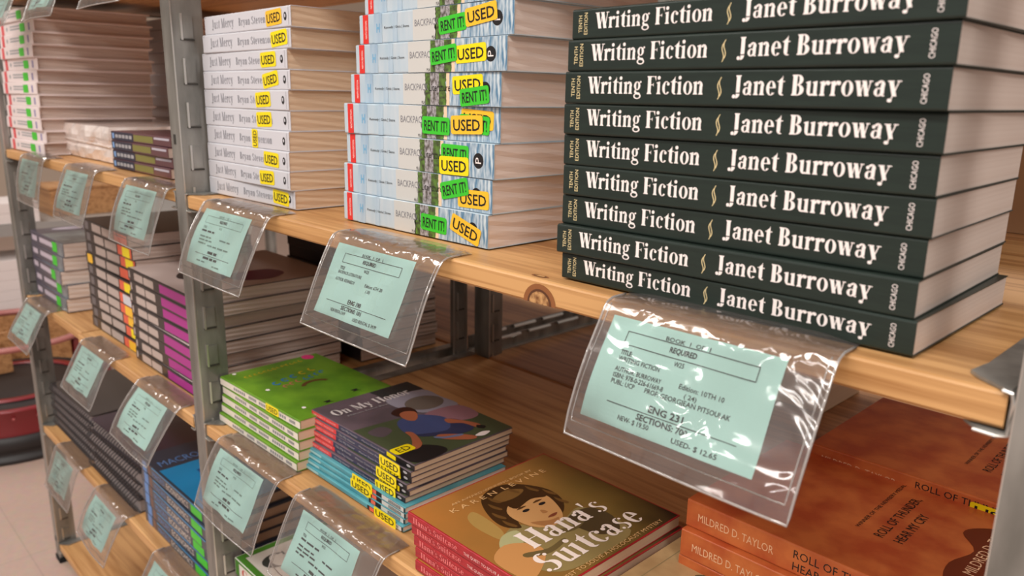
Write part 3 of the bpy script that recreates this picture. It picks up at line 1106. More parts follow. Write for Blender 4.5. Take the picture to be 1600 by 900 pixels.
for i in range(8):
    bk.put('textbook', 'black textbook with magenta spine end, %s, beside the middle post' % place(i, 8),
           'black textbooks with magenta ends', -1.166 + .003 * math.sin(i * 2.3), .026, z, .8 * math.sin(i * 1.7), .0187)
    z += .0189
z = F - .2995
for i in range(11):
    bk2.put('textbook', 'black covered book showing its pages, %s in the shaded rear stack' % place(i, 11),
            'rear stack of black covered books', -1.135 + .003 * math.sin(i), .286 + .002 * math.sin(i * 2), z, 0, .0202)
    z += .0204

# ------------------------------------------------------------------ lower left shelf: spiral-bound books and blue textbooks
COVG = mat('dark_plastic_cover', (52, 48, 50), 0.25, coat=.5)
PURC = mat('dark_violet_cover', (58, 44, 62), 0.3, coat=.5)
WIRE = mat('coil_wire', (92, 88, 90), 0.28, 0.6)
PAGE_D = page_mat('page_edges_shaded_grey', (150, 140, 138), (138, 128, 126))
def spiral_meshes(L, W, T, cover):
    mb = MB()
    mb.box(0, L, .006, W, 0, .0012, cover)
    mb.box(0, L, .006, W, T - .0012, T, cover)
    c = mb.mesh('spiral_cover')
    mb = MB()
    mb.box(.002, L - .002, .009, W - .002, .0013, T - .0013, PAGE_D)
    p = mb.mesh('spiral_pages')
    mb = MB()
    n = 22
    for i in range(n):
        x = .008 + (L - .016) * i / (n - 1)
        r = T * .5
        pts = [(x + .001 * math.sin(a), .009 + .9 * r * math.cos(a), T / 2 + r * .96 * math.sin(a)) for a in [2 * math.pi * k / 10 for k in range(10)]]
        mb.tube(pts, .0013, WIRE, 5, closed=True)
    w = mb.mesh('coil')
    return c, p, w
def spiral(name, label, group, ms, x, y, z, yaw=0):
    e = thing(name, label, 'notebook', (x, y, z), math.radians(yaw), group)
    link('cover', ms[0], e)
    link('page_block', ms[1], e)
    link('spiral_coil', ms[2], e)
    return e
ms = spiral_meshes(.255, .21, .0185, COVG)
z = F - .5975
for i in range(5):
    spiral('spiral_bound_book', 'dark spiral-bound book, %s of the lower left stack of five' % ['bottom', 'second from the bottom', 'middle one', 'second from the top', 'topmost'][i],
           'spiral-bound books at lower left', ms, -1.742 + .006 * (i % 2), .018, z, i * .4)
    z += .0188
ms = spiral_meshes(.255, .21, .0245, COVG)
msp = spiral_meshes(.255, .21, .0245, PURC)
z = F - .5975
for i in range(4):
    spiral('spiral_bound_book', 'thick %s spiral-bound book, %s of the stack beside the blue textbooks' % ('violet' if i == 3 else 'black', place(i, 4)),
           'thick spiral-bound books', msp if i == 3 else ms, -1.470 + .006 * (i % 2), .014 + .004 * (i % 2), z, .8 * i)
    z += .0248

ECB = mat('slate_blue_cover', (52, 62, 78), 0.3, coat=.3)
ECBLUE = mat('bright_blue_print', (26, 146, 206), 0.3)
ECL = mat('pale_blue_print', (96, 140, 200), 0.4)
def paint_econ(mb, L, W, T):
    S = on_spine()
    mb.flat(rect(.010, .028, .0008, T - .0008), S, ECL)
    mb.flat(rect(.036, .044, .0008, T - .0008), S, mat('rust_print', (128, 92, 76), .5))
    mb.flat(rect(.052, L - .002, T - .0026, T - .0004), S, ECBLUE)
    mb.flat(fit(sans('ECONOMICS'), .112, .196, .0040, .0105), on_spine(2), mat('warm_white_print', (226, 214, 204), .5))
    mb.flat(fit(sans('MACRO'), .056, .104, .0048, .0092), on_spine(2), ECL)
    mb.flat(rrect(.206, .246, .003, T - .003, .002), on_spine(2), LIME)
    T2 = on_top(T)
    mb.flat(rect(.075, L - .004, .004, W - .004), T2, ECBLUE)
    mb.flat(fit(sans('MACROECONOMICS'), .012, .19, -.062, .022), title_top(T, 1), ECL)
    mb.flat(rect(.11, .20, .05, .15), on_top(T, 2), mat('deep_blue_print', (12, 84, 150), .4))
bk = Book('blue_textbook', .262, .205, .0198, ECB, PAGE_T, paint_econ, over=.002, inset=.003, th=.0014)
z = F - .5975
for i in range(6):
    bk.put('textbook', 'slate blue textbook with bright stripe, %s, lower left' % ['bottom', 'second from the bottom', 'third from the bottom', 'fourth from the bottom', 'second from the top', 'topmost'][i],
           'blue textbooks at lower left', -1.182 + .003 * math.sin(i * 2), .020, z, .6 * math.sin(i * 1.4), .0197)
    z += .0199

# ------------------------------------------------------------------ middle shelf of the near bay
B0 = F - .301 + .0015
LGREEN = mat('grass_green_cover', (112, 158, 40), 0.35, noise=((88, 134, 34), (26, 26, 26), 4))
CREAMS = mat('cream_spine', (228, 220, 206), 0.45)
SKYB = mat('sky_blue_ink', (40, 120, 180), .5)
MUST = mat('mustard_ink', (206, 178, 40), .5)
HOTP = mat('hot_pink_ink', (230, 60, 130), .5)
BROWNI = mat('brown_ink', (96, 62, 30), .5)
def paint_kid(mb, L, W, T):
    S = on_spine()
    mb.flat(rect(0, L, .0014, T - .0022), S, CREAMS)
    mb.flat(fit(sans('- - - - - -'), .004, .03, T * .35, .0026), on_spine(2), GREY_INK)
    for a, b in ((.038, .070), (.078, .098), (.104, .130), (.138, .170), (.176, .190)):
        n = 6
        for q in range(n):
            x = a + (b - a) * q / n
            mb.flat(rect(x, x + (b - a) / n * .7, T * .30, T * .62), on_spine(2), GREY_INK)
    n = 40
    for q in range(n):                       # hatched green edge
        x = .06 + (L - .07) * q / n
        mb.flat(rect(x, x + .0016, T - .0030, T - .0016), on_spine(2), LGREEN)
    t1 = on_top(T)
    def V(x, y): return (x / 1000, y / 1000)
    mb.flat(ell(.008, .125, .010, .0085), t1, HOTP)
    for (x, y) in ((5, 17), (87, 21), (168, 24), (190, 110)):
        mb.flat(ell(x / 1000, y / 1000, .0032, .0026, 10), t1, WHITE_INK)
    for (x, y) in ((162, 101), (172, 55)):
        mb.flat(blob([V(x - 4, y - 5), V(x, y - 2), V(x + 3, y - 6), V(x + 2, y + 1), V(x + 4, y + 6), V(x - 1, y + 3), V(x - 4, y + 5)]), t1, BLACK_INK)
    rnd = random.Random(11)
    for row, (y0, y1, x0, x1, m, r) in enumerate(((20, 112, 27, 15, MUST, 3.2), (33, 78, 76, 62, SKYB, 5.5), (78, 110, 62, 54, MUST, 5.5), (40, 72, 92, 82, mat('rose_ink', (190, 110, 90), .5), 4.5), (74, 112, 84, 72, SKYB, 4.5))):
        k = int((y1 - y0) / (r * 2.1))
        for q in range(k):
            u = (q + .5) / k
            cx, cy = x0 + (x1 - x0) * u, y0 + (y1 - y0) * u
            g = _arc(0, 0, r, r * 1.2, 20 + rnd.uniform(0, 90), 290 + rnd.uniform(-60, 60), r * .45, r * .5, 8)
            for P in g:
                mb.poly([t1((cx + b) / 1000, (cy + a) / 1000) for a, b in P], m)
    P = _arc(0, 0, 20, 15, 10, 170, 6, 6, 12)
    for q in P:
        mb.poly([t1((108 - b) / 1000, (78 + a) / 1000) for a, b in q], BROWNI)
bk = Book('green_childrens_book', .200, .143, .0118, LGREEN, PAGE_T, paint_kid, r=.0008) if False else Book('green_childrens_book', .200, .143, .0118, LGREEN, PAGE_T, paint_kid)
KB = [(-.8340, .017, .4), (-.8345, .021, .2), (-.8350, .023, 0), (-.8360, .025, -.6), (-.8385, .023, 1.2)]
z = B0
for i, (x, y, w) in enumerate(KB):
    st = [('used_sticker', sticker_mesh('USED', .137, .0064, .031, .0105, YELLOW, 0, k=4))] if i == 4 else []
    bk.put('childrens_book', 'grass green children\'s book with cream spine%s, %s of the five' % (' and yellow sticker' if i == 4 else '', ['bottom', 'second from the bottom', 'middle one', 'second from the top', 'topmost'][i]),
           'green children\'s books', max(x, -.8375), y, z, w, .0117, st)
    z += .0119

# small novels: red and navy above teal
NAVY = mat('navy_spine', (50, 54, 82), 0.35)
REDL = mat('red_label', (216, 58, 62), 0.35)
TEAL = mat('teal_cover', (66, 142, 156), 0.3, noise=((96, 164, 172), (20, 20, 200), 3))
PURB = mat('plum_grey_cover', (108, 92, 100), 0.3, noise=((88, 78, 84), (20, 20, 20), 3))
def mm(pts):
    return [(a / 1000, b / 1000) for a, b in pts]
def paint_honor(mb, L, W, T):
    S = on_spine()
    mb.flat(rect(.001, .058, .0004, T - .0004), S, REDL)
    mb.flat(fit(sans('NEWBERY HONOR'), .005, .053, T * .30, T * .42), on_spine(2), mat('pink_ink', (240, 176, 172), .5))
    mb.flat(rect(.058, .150, .0004, T - .0004), S, NAVY)
    mb.flat(fit(sans('On My Honor'), .064, .096, T * .28, T * .46), on_spine(2), PRINTG)
    mb.flat(fit(sans('Marion Dane Bauer'), .104, .146, T * .30, T * .36), on_spine(2), PRINTG)
    mb.flat(rect(.150, L, .0004, T - .0004), S, BLACK_INK)
    mb.flat(ell(.187, T * .5, .0035, T * .22, 10), on_spine(2), PRINTG)
    t = lambda k: on_top(T, k)
    mk = lambda n, c: mat(n, c, .35)
    mb.flat(([(a / 1000, b / 1000) for a, b in [(84, 2), (90, 60), (120, 100), (135, 138), (194, 138), (194, 2)]], [(0, 1, 2, 3, 4, 5)]), t(1), mk('moss_print', (74, 84, 58)))
    mb.flat((mm([(1, 80), (1, 138), (34, 138), (30, 110), (25, 82)]), [(0, 1, 2, 3, 4)]), t(1), mk('dark_slate_print', (44, 46, 46)))
    mb.flat(blob(mm([(34, 82), (36, 134), (70, 137), (104, 136), (100, 96), (70, 78)])), t(1.3), mk('mist_print', (150, 146, 160)))
    mb.flat(blob(mm([(100, 88), (104, 134), (138, 137), (146, 120), (132, 96)])), t(1.6), mk('dusty_pink_print', (150, 108, 118)))
    mb.flat(ell(.072, .110, .021, .025), t(2), mk('medal_print', (110, 100, 92)))
    mb.flat(blob(mm([(164, 4), (160, 30), (178, 48), (193, 44), (193, 6)])), t(2), BLACK_INK)
    mb.flat(blob(mm([(129, 59), (127, 98), (150, 110), (168, 104), (170, 86), (159, 66), (144, 46)])), t(2.3), mk('denim_print', (48, 54, 86)))
    mb.flat(blob(mm([(98, 51), (95, 78), (117, 98), (136, 96), (152, 79), (142, 53), (129, 40)])), t(2.6), mk('blue_shirt_print', (66, 78, 122)))
    SK = mk('skin_print', (170, 98, 68))
    mb.flat(blob(mm([(126, 41), (134, 47), (160, 38), (168, 26), (164, 18), (156, 28), (140, 38)])), t(2.9), SK)
    mb.flat(blob(mm([(127, 98), (150, 112), (166, 116), (168, 108), (150, 104), (138, 92)])), t(2.9), SK)
    mb.flat(blob(mm([(156, 66), (172, 84), (186, 92), (189, 84), (174, 66), (160, 58)])), t(2.9), SK)
    mb.flat(blob(mm([(74, 60), (66, 74), (70, 86), (84, 88), (94, 80), (90, 64)])), t(2.9), mk('dark_hair_print', (56, 28, 22)))
    mb.flat(blob(mm([(82, 66), (79, 76), (88, 84), (102, 77), (108, 67), (97, 62)])), t(3.2), SK)
    mb.flat(blob(mm([(112, 34), (120, 16), (100, 10), (96, 30)])), t(1.4), mk('bike_print', (92, 80, 86)))
    mb.flat(blob(mm([(184, 92), (190, 100), (186, 112), (181, 104)])), t(3), WHITE_INK)
    mb.flat(blob(mm([(164, 112), (172, 118), (176, 112), (170, 108)])), t(3), BLACK_INK)
    mb.flat(blob(mm([(156, 58), (164, 66), (170, 84), (174, 82), (168, 64), (160, 56)])), t(3), mk('cuff_print', (110, 118, 150)))
    g = fit(didone('On My Honor'), .009, .118, -.038, .017)
    mb.flat(g, title_top(T, 3.5), mk('soft_white_ink', (214, 206, 204)))
    mb.flat(fit(sans('Marion Dane Bauer'), .020, .080, -.048, .0035), title_top(T, 3.5), PRINTG)
honor = Book('small_novel', .196, .137, .0062, PURB, PAGE_T, paint_honor)
def paint_teal(mb, L, W, T):
    S = on_spine()
    mb.flat(rect(.006, .040, T * .25, T * .75), S, mat('light_teal_print', (150, 196, 200), .4))
    mb.flat(rect(.138, L, .0004, T - .0004), S, BLACK_INK)
    mb.flat(rect(.142, .150, .0008, T - .0008), on_spine(2), CORAL)
    mb.flat(rect(.160, L - .002, .0006, T - .0006), on_spine(2), PW)
    for q in range(12):
        mb.flat(rect(.172 + q * .0018, .1729 + q * .0018, .0012, T - .0012), on_spine(3), BLACK_INK)
teal = Book('teal_novel', .200, .137, .0058, TEAL, PAGE_W, paint_teal)
z = B0
TB = [(-.648, .031, 0), (-.650, .033, .6), (-.6495, .035, .2), (-.6500, .037, -.4)]
for i, (x, y, w) in enumerate(TB):
    st = [('used_sticker', sticker_mesh('USED', .170 if i == 0 else .116 + .003 * i, .0036 if i else .0040, .038, .0110, YELLOW, 0, k=4 + i))] if i != 1 else []
    teal.put('paperback_book', 'thin teal paperback %s yellow sticker, %s, under the red labelled novels' % ('with' if st else 'without', place(i, 4)),
             'thin teal paperbacks', x, y, z, w, .0060, st)
    z += .0061
HB = [(-.653, .041, 0), (-.651, .044, .3), (-.653, .044, -.3), (-.6515, .046, .6), (-.651, .047, 0), (-.6495, .049, .4)]
for i, (x, y, w) in enumerate(HB):
    st = [('used_sticker', sticker_mesh('USED', .1625, .0028, .036, .0118, YELLOW, (3, 0, -2, 2, -1, 0)[i], k=4 + 2 * i))]
    if i == 5:
        mbs = MB()
        mbs.flat(turn(rrect(.150, .166, .0012, .0058, .0012), .158, .003, -4), on_spine(4), YELLOW)
        mbs.flat(rrect(.151, .167, .0006, .026, .004), on_top(.0062, 4), YELLOW)
        mbs.flat(fit(sans('ED'), .006, .022, -.1640, .0100), title_top(.0062, 5), BLACK_INK)
        st = [('used_sticker', mbs.mesh('folded_sticker'))]
    honor.put('paperback_book', '%s of six thin novels with red label and yellow sticker%s' % (['bottom', 'second from the bottom', 'third from the bottom', 'fourth from the bottom', 'second from the top', 'topmost'][i],
              ', boy on its cover' if i == 5 else ''),
              'red labelled novels', x, y, z, w, .0064, st)
    z += .0066

# red spined books with a sepia portrait cover
REDS = mat('crimson_spine', (176, 36, 44), 0.35, noise=((150, 28, 38), (60, 60, 300), 3))
def sepia():
    m = bpy.data.materials.new('sepia_cover')
    m.use_nodes = True
    nt = m.node_tree
    b = nt.nodes['Principled BSDF']
    b.inputs['Roughness'].default_value = .3
    tc = nt.nodes.new('ShaderNodeTexCoord')
    sp = nt.nodes.new('ShaderNodeSeparateXYZ')
    nt.links.new(tc.outputs['Object'], sp.inputs[0])
    n = nt.nodes.new('ShaderNodeTexNoise')
    n.inputs['Scale'].default_value = 22
    nt.links.new(tc.outputs['Object'], n.inputs['Vector'])
    ad = nt.nodes.new('ShaderNodeMath'); ad.operation = 'ADD'
    nt.links.new(sp.outputs['X'], ad.inputs[0])
    nt.links.new(sp.outputs['Y'], ad.inputs[1])
    a2 = nt.nodes.new('ShaderNodeMath'); a2.operation = 'MULTIPLY_ADD'
    a2.inputs[1].default_value = .10
    nt.links.new(n.outputs['Fac'], a2.inputs[0])
    nt.links.new(ad.outputs[0], a2.inputs[2])
    cr = nt.nodes.new('ShaderNodeValToRGB')
    e = cr.color_ramp.elements
    e[0].position = .04; e[0].color = lin((182, 118, 56))
    e[1].position = .40; e[1].color = lin((44, 32, 20))
    x = e.new(.20); x.color = lin((146, 104, 52))
    x = e.new(.30); x.color = lin((116, 92, 44))
    nt.links.new(a2.outputs[0], cr.inputs['Fac'])
    nt.links.new(cr.outputs['Color'], b.inputs['Base Color'])
    return m
SEPIA = sepia()
def paint_hana(mb, L, W, T):
    mk = lambda n, c: mat(n, c, .32)
    S = on_spine()
    mb.flat(fit(didone("Hana's Suitcase", .03), .008, .070, T * .28, T * .52), S, mk('rose_print', (226, 120, 120)))
    mb.flat(fit(sans('THE QUEST TO SOLVE A HOLOCAUST MYSTERY'), .078, .166, T * .34, T * .26), S, mk('pale_rose_print', (240, 196, 190)))
    t = lambda k: on_top(T, k)
    mb.flat(rect(.0015, L - .0015, .0015, W - .0015), t(1), SEPIA)
    mb.flat(blob(mm([(41, 43), (61, 44), (84, 40), (92, 30), (64, 27), (46, 32)])), t(1.3), mk('ochre_blur_print', (168, 134, 74)))
    mb.flat(blob(mm([(105, 20), (88, 38), (84, 58), (100, 68), (105, 94), (100, 120), (122, 130), (158, 124), (164, 89), (162, 45), (150, 26), (128, 20)])), t(1.6), mk('knit_print', (142, 124, 78)))
    mb.flat(blob(mm([(96, 24), (88, 36), (90, 50), (104, 46), (112, 30), (106, 20)])), t(1.9), mk('pale_collar_print', (172, 168, 122)))
    mb.flat(blob(mm([(112, 94), (104, 108), (108, 128), (130, 132), (150, 118), (142, 98)])), t(1.9), mk('shade_print', (74, 60, 38)))
    mb.flat(blob(mm([(109, 6), (100, 26), (112, 44), (128, 46), (142, 30), (150, 8), (130, 3)])), t(2.2), mk('forearm_print', (196, 140, 84)))
    mb.flat(blob(mm([(33, 60), (22, 76), (22, 98), (36, 114), (58, 124), (80, 120), (96, 104), (94, 92), (74, 98), (60, 98), (66, 78), (80, 62), (90, 56), (78, 46), (58, 48)])), t(2.2), mk('brown_hair_print', (62, 40, 20)))
    mb.flat(blob(mm([(64, 64), (52, 80), (50, 104), (64, 114), (86, 108), (102, 97), (107, 82), (100, 68), (84, 62)])), t(2.5), mk('face_print', (200, 150, 96)))
    mb.flat(blob(mm([(50, 76), (46, 100), (58, 116), (66, 112), (60, 98), (64, 76)])), t(2.8), mk('brown_hair_print', (62, 40, 20)))
    mb.flat(blob(mm([(36, 72), (32, 92), (42, 106), (48, 92), (46, 74)])), t(2.9), mk('hair_light_print', (120, 86, 44)))
    for q, (hx, hy) in enumerate(((30, 70), (40, 62), (54, 54), (70, 52), (28, 96), (38, 112), (54, 120), (72, 117))):
        mb.flat(blob(mm([(hx, hy), (hx + 8, hy - 2), (hx + 16, hy + 1), (hx + 15, hy + 4), (hx + 7, hy + 2)])), t(2.95), mk('hair_strand_print', (104, 72, 36)))
    mb.flat(blob(mm([(90, 68), (102, 74), (105, 84), (100, 94), (98, 84), (92, 74)])), t(2.8), mk('cheek_shade_print', (168, 116, 70)))
    mb.flat(blob(mm([(120, 30), (128, 50), (126, 70), (130, 70), (134, 48), (126, 28)])), t(2.4), mk('fold_print', (104, 88, 54)))
    mb.flat(blob(mm([(112, 74), (118, 90), (116, 104), (121, 104), (124, 88), (117, 72)])), t(2.4), mk('fold_print', (104, 88, 54)))
    for (x, y) in ((72, 80), (73, 100)):
        mb.flat(ell(x / 1000, y / 1000, .0022, .0042, 12), t(3), BLACK_INK)
        mb.flat(blob(mm([(x - 6, y - 6), (x - 8, y), (x - 6, y + 6), (x - 5, y)])), t(3), mk('brow_print', (84, 56, 30)))
    mb.flat(blob(mm([(94, 86), (92, 92), (93, 99), (96, 93)])), t(3), mk('lip_print', (128, 66, 44)))
    mb.flat(blob(mm([(80, 90), (86, 88), (87, 93), (83, 93)])), t(3), mk('nose_print', (170, 118, 70)))
    INK = mk('soft_white_ink2', (240, 224, 214))
    mb.flat(fit(didone("Hana's"), .040, .139, -.121, .026), title_top(T, 3.5), INK)
    mb.flat(fit(didone('Suitcase'), .026, .150, -.154, .026), title_top(T, 3.5), INK)
    mb.flat(fit(sans('THE QUEST TO SOLVE A HOLOCAUST MYSTERY'), .006, .158, -.168, .0046), title_top(T, 3.5), mk('tan_ink', (222, 176, 120)))
    mb.flat(fit(sans('K A R E N  L E V I N E'), .028, .150, -.031, .0068), title_top(T, 3.5), mk('tan_ink', (222, 176, 120)))
    mb.flat(fit(sans('AN AWARD-WINNING BOOK BY'), .036, .140, -.0205, .0035), title_top(T, 3.5), mk('tan_ink', (222, 176, 120)))
bk = Book('sepia_book', .172, .178, .0108, REDS, PAGE_T, paint_hana)
HN = [(-.3890, -.001, .6), (-.3920, .0015, .2), (-.3940, .0015, 0), (-.3965, .001, -.4), (-.3995, .002, 0)]
z = B0
for i, (x, y, w) in enumerate(HN):
    bk.put('childrens_book', 'red spined square book, %s of five%s' % (['bottom', 'second from the bottom', 'middle one', 'second from the top', 'topmost'][i],
           ', its cover a sepia portrait of a girl' if i == 4 else ' beside the red labelled novels'),
           'red spined square books', x, y + (.003 if i < 4 else 0), z, w, .0108)
    z += .0110

# beige sketched book between the red and the orange stacks
BEIGE = mat('beige_sketch_cover', (196, 164, 118), 0.5, noise=((176, 144, 100), (40, 40, 40), 4))
SKET = mat('sketch_ink', (92, 84, 54), 0.7)
MAT_SK2 = mat('sketch_ink_light', (150, 134, 94), 0.7)
def paint_sketch(mb, L, W, T):
    t = on_top(T)
    mb.flat(rect(.012, .0128, .02, W - .01), t, MAT_SK2)
    rnd = random.Random(4)
    for q in range(16):
        cx, cy = rnd.uniform(.04, .075), rnd.uniform(.03, .12)
        g = blob([(cx + rnd.uniform(.002, .007) * math.cos(a), cy + rnd.uniform(.002, .007) * math.sin(a)) for a in [k * 1.05 for k in range(6)]])
        mb.flat(g, on_top(T, 1.2 + .05 * q), SKET if q % 3 else MAT_SK2)
bk = Book('sketch_book', .110, .165, .0140, BEIGE, PAGE_T, paint_sketch)
z = B0
for i in range(3):
    bk.put('booklet', 'beige booklet with ink sketches, %s of three left of the orange books' % ['bottom', 'middle one', 'topmost'][i],
           'beige sketched booklets', -.2190, .012 + .002 * i, z, 0, .0135)
    z += .0137

# orange paperbacks, two stacks
ORANGE = mat('orange_cover', (216, 122, 66), 0.36, noise=((186, 84, 46), (34, 34, 34), 10))
ORANGE2 = mat('orange_cover_blotch', (226, 128, 58), 0.36, noise=((196, 84, 40), (50, 50, 50), 6))
def paint_orange(mb, L, W, T):
    S = on_spine()
    mb.flat(fit(sans('MILDRED D. TAYLOR'), .011, .078, T * .34, .0072), S, mat('peach_ink', (246, 200, 160), .5))
    mb.flat(fit(sans('ROLL OF THUNDER,'), .094, .172, T * .55, .0070), S, BLACK_INK)
    mb.flat(fit(sans('HEAR MY CRY'), .094, .150, T * .14, .0070), S, BLACK_INK)
    t = lambda k: on_top(T, k)
    mb.flat(blob(mm([(188, 34), (182, 60), (190, 90), (176, 112), (182, 128), (200, 140), (212, 130), (213, 34)])), t(1.5), mat('shadow_patch_print', (112, 46, 24), .4))  # dark shadow along the cover's right side, painted on as a patch
    mb.flat(fit(sans('ROLL OF THUNDER,'), .058, .142, -.136, .0078), title_top(T, 2), BLACK_INK)
    mb.flat(fit(sans('HEAR MY CRY'), .060, .118, -.150, .0078), title_top(T, 2), BLACK_INK)
    mb.flat(fit(sans('WINNER OF THE NEWBERY MEDAL'), .060, .160, -.117, .0034), title_top(T, 2), BLACK_INK)
    mb.flat(fit(sans('MILDRED D. TAYLOR'), .054, .150, -.200, .0080), title_top(T, 2), mat('peach_ink', (246, 200, 160), .5))
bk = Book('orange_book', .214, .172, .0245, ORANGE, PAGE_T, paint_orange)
OB = [(-.2120, .136, 0), (-.2115, .135, -.6), (-.2100, .134, .4), (-.1965, .141, .2)]
z = B0
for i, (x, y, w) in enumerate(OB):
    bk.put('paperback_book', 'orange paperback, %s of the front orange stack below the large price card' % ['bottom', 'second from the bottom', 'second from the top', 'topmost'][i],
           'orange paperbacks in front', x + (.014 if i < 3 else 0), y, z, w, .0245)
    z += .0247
z = B0
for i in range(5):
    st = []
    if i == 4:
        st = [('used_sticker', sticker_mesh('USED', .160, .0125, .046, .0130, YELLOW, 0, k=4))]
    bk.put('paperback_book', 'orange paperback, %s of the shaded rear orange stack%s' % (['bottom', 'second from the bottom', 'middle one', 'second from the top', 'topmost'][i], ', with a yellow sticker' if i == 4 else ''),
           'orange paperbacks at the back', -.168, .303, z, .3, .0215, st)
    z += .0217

# pale book lying further back
PALE = mat('cream_cover', (226, 202, 164), .5)
bk = Book('cream_book', .19, .13, .03, PALE, PAGE_T, None)
bk.put('paperback_book', 'cream book lying on the dull board behind the orange stacks', None, -.4950, .640, F - .300, 0, .045)

# ------------------------------------------------------------------ lower shelf: white book with a green border
GRB = mat('green_border', (72, 134, 44), .4)
ROSEB = mat('rose_spine_print', (196, 92, 84), .5)
OFFW = mat('off_white_cover', (226, 222, 212), .4)
def paint_chi(mb, L, W, T):
    S = on_spine()
    mb.flat(rect(.001, .012, .0006, T - .0006), S, GRB)
    mb.flat(rect(.012, L, T - .004, T - .0006), S, GRB)
    mb.flat(fit(didone('Chi', .05), .020, .052, T * .2, T * .5), on_spine(2), ROSEB)
    t = on_top(T)
    mb.flat(rect(0.001, .012, .001, W), t, GRB)
    mb.flat(rect(.012, L, .001, .010), t, GRB)
    g = fit(didone('Chi', .05), .018, .095, -.062, .034)
    mb.flat(g, title_top(T), mat('charcoal_ink', (56, 62, 58), .5))
bk = Book('bordered_book', .20, .16, .0245, OFFW, PAGE_W, paint_chi)
bk2 = Book('plain_white_book', .20, .16, .0245, OFFW, PAGE_W, None)
z = F - .5965
for i in range(3):
    bk2.put('paperback_book', 'plain white book, %s of three under the one with a green border' % ['bottom', 'middle one', 'upper'][i],
            'plain white books at the bottom centre', -.8350, .024 + .002 * i, z, 0, .0222)
    z += .0224
bk.put('paperback_book', 'white book with green border and looping dark title, bottom centre', None, -.8330, .022, z, 0, .0245)

# ------------------------------------------------------------------ price tags: vinyl sleeve over the board edge with a mint card
def tag_profile(reach, ang=1.0):
    base = [(.024, .0), (.006, .0), (-.001, -.0002), (-.0062, -.0022), (-.0098, -.0065), (-.0138, -.0140), (-.0218, -.0290), (-.0312, -.0480), (-.0394, -.0658), (-.0444, -.0785)]
    return base
def sleeve(W, seed, ang):
    rnd = random.Random(seed)
    base = tag_profile(0)
    c, s = math.cos(math.radians(ang)), math.sin(math.radians(ang))
    def bend(y, z):       # a little more or less outward swing of the hanging part
        if z > -.004:
            return y, z
        y0, z0 = -.0075, -.004
        dy, dz = y - y0, z - z0
        return y0 + dy * c + dz * s, z0 - dy * s + dz * c
    prof = [bend(y, z) for y, z in base]
    # refine
    P = []
    for i in range(len(prof) - 1):
        a, b = prof[i], prof[i + 1]
        for k in range(3):
            u = k / 3
            P.append((a[0] + (b[0] - a[0]) * u, a[1] + (b[1] - a[1]) * u))
    P.append(prof[-1])
    nx = 16
    ph = rnd.uniform(0, 6)
    def pt(u, i, off):
        y, z = P[i]
        j0, j1 = max(i - 1, 0), min(i + 1, len(P) - 1)
        ty, tz = P[j1][0] - P[j0][0], P[j1][1] - P[j0][1]
        l = math.hypot(ty, tz)
        ny, nz = tz / l, -ty / l      # outward normal
        hang = max(0, i - 9) / (len(P) - 10)
        edge = min(1, min(u, 1 - u) * 8) * min(1, (len(P) - 1 - i) / 3)
        o = off * edge + .0022 * hang * math.sin(u * 5 + ph) * math.sin(i * .35 + ph)
        o += .0014 * edge * hang * math.sin(u * 19 + ph * 2 + i * .5)
        return ((u - .5) * W, y + ny * o, z + nz * o + .0008)
    mb = MB()
    for off in (.0024, -.0002):
        vs = [pt(k / nx, i, off) for i in range(len(P)) for k in range(nx + 1)]
        fs = [(i * (nx + 1) + k, (i + 1) * (nx + 1) + k, (i + 1) * (nx + 1) + k + 1, i * (nx + 1) + k + 1) for i in range(len(P) - 1) for k in range(nx)]
        mb.geo(vs, fs, VINYL)
    me = mb.mesh('sleeve', smooth=True)
    mb = MB()
    n = len(P)
    left = [pt(0, i, 0) for i in range(2, n)]
    right = [pt(1, i, 0) for i in range(n - 1, 1, -1)]
    bot = [pt(k / nx, n - 1, 0) for k in range(1, nx)]
    mb.tube(left + bot + right, .0008, VINYL_E, 6)
    ins = .0035 / W
    left = [pt(ins, i, .0008) for i in range(9, n - 2)]
    right = [pt(1 - ins, i, .0008) for i in range(n - 3, 8, -1)]
    bot = [pt(ins + (1 - 2 * ins) * k / nx, n - 3, .0008) for k in range(1, nx)]
    mb.tube(left + bot + right, .0005, VINYL_E, 5)
    we = mb.mesh('weld', smooth=True)
    # arclength lookup from the bend downwards
    arc = [0]
    for i in range(1, n):
        arc.append(arc[-1] + math.hypot(P[i][0] - P[i - 1][0], P[i][1] - P[i - 1][1]))
    def surf(a, s_, off):      # a = x from sleeve centre, s_ = distance below the board's top edge
        q = s_ + .0245
        i = max(j for j in range(n) if arc[j] <= q) if q < arc[-1] else n - 2
        i = min(i, n - 2)
        u = (q - arc[i]) / (arc[i + 1] - arc[i])
        A = pt(a / W + .5, i, off)
        B = pt(a / W + .5, i + 1, off)
        return tuple(A[k] + (B[k] - A[k]) * u for k in range(3))
    return me, we, surf

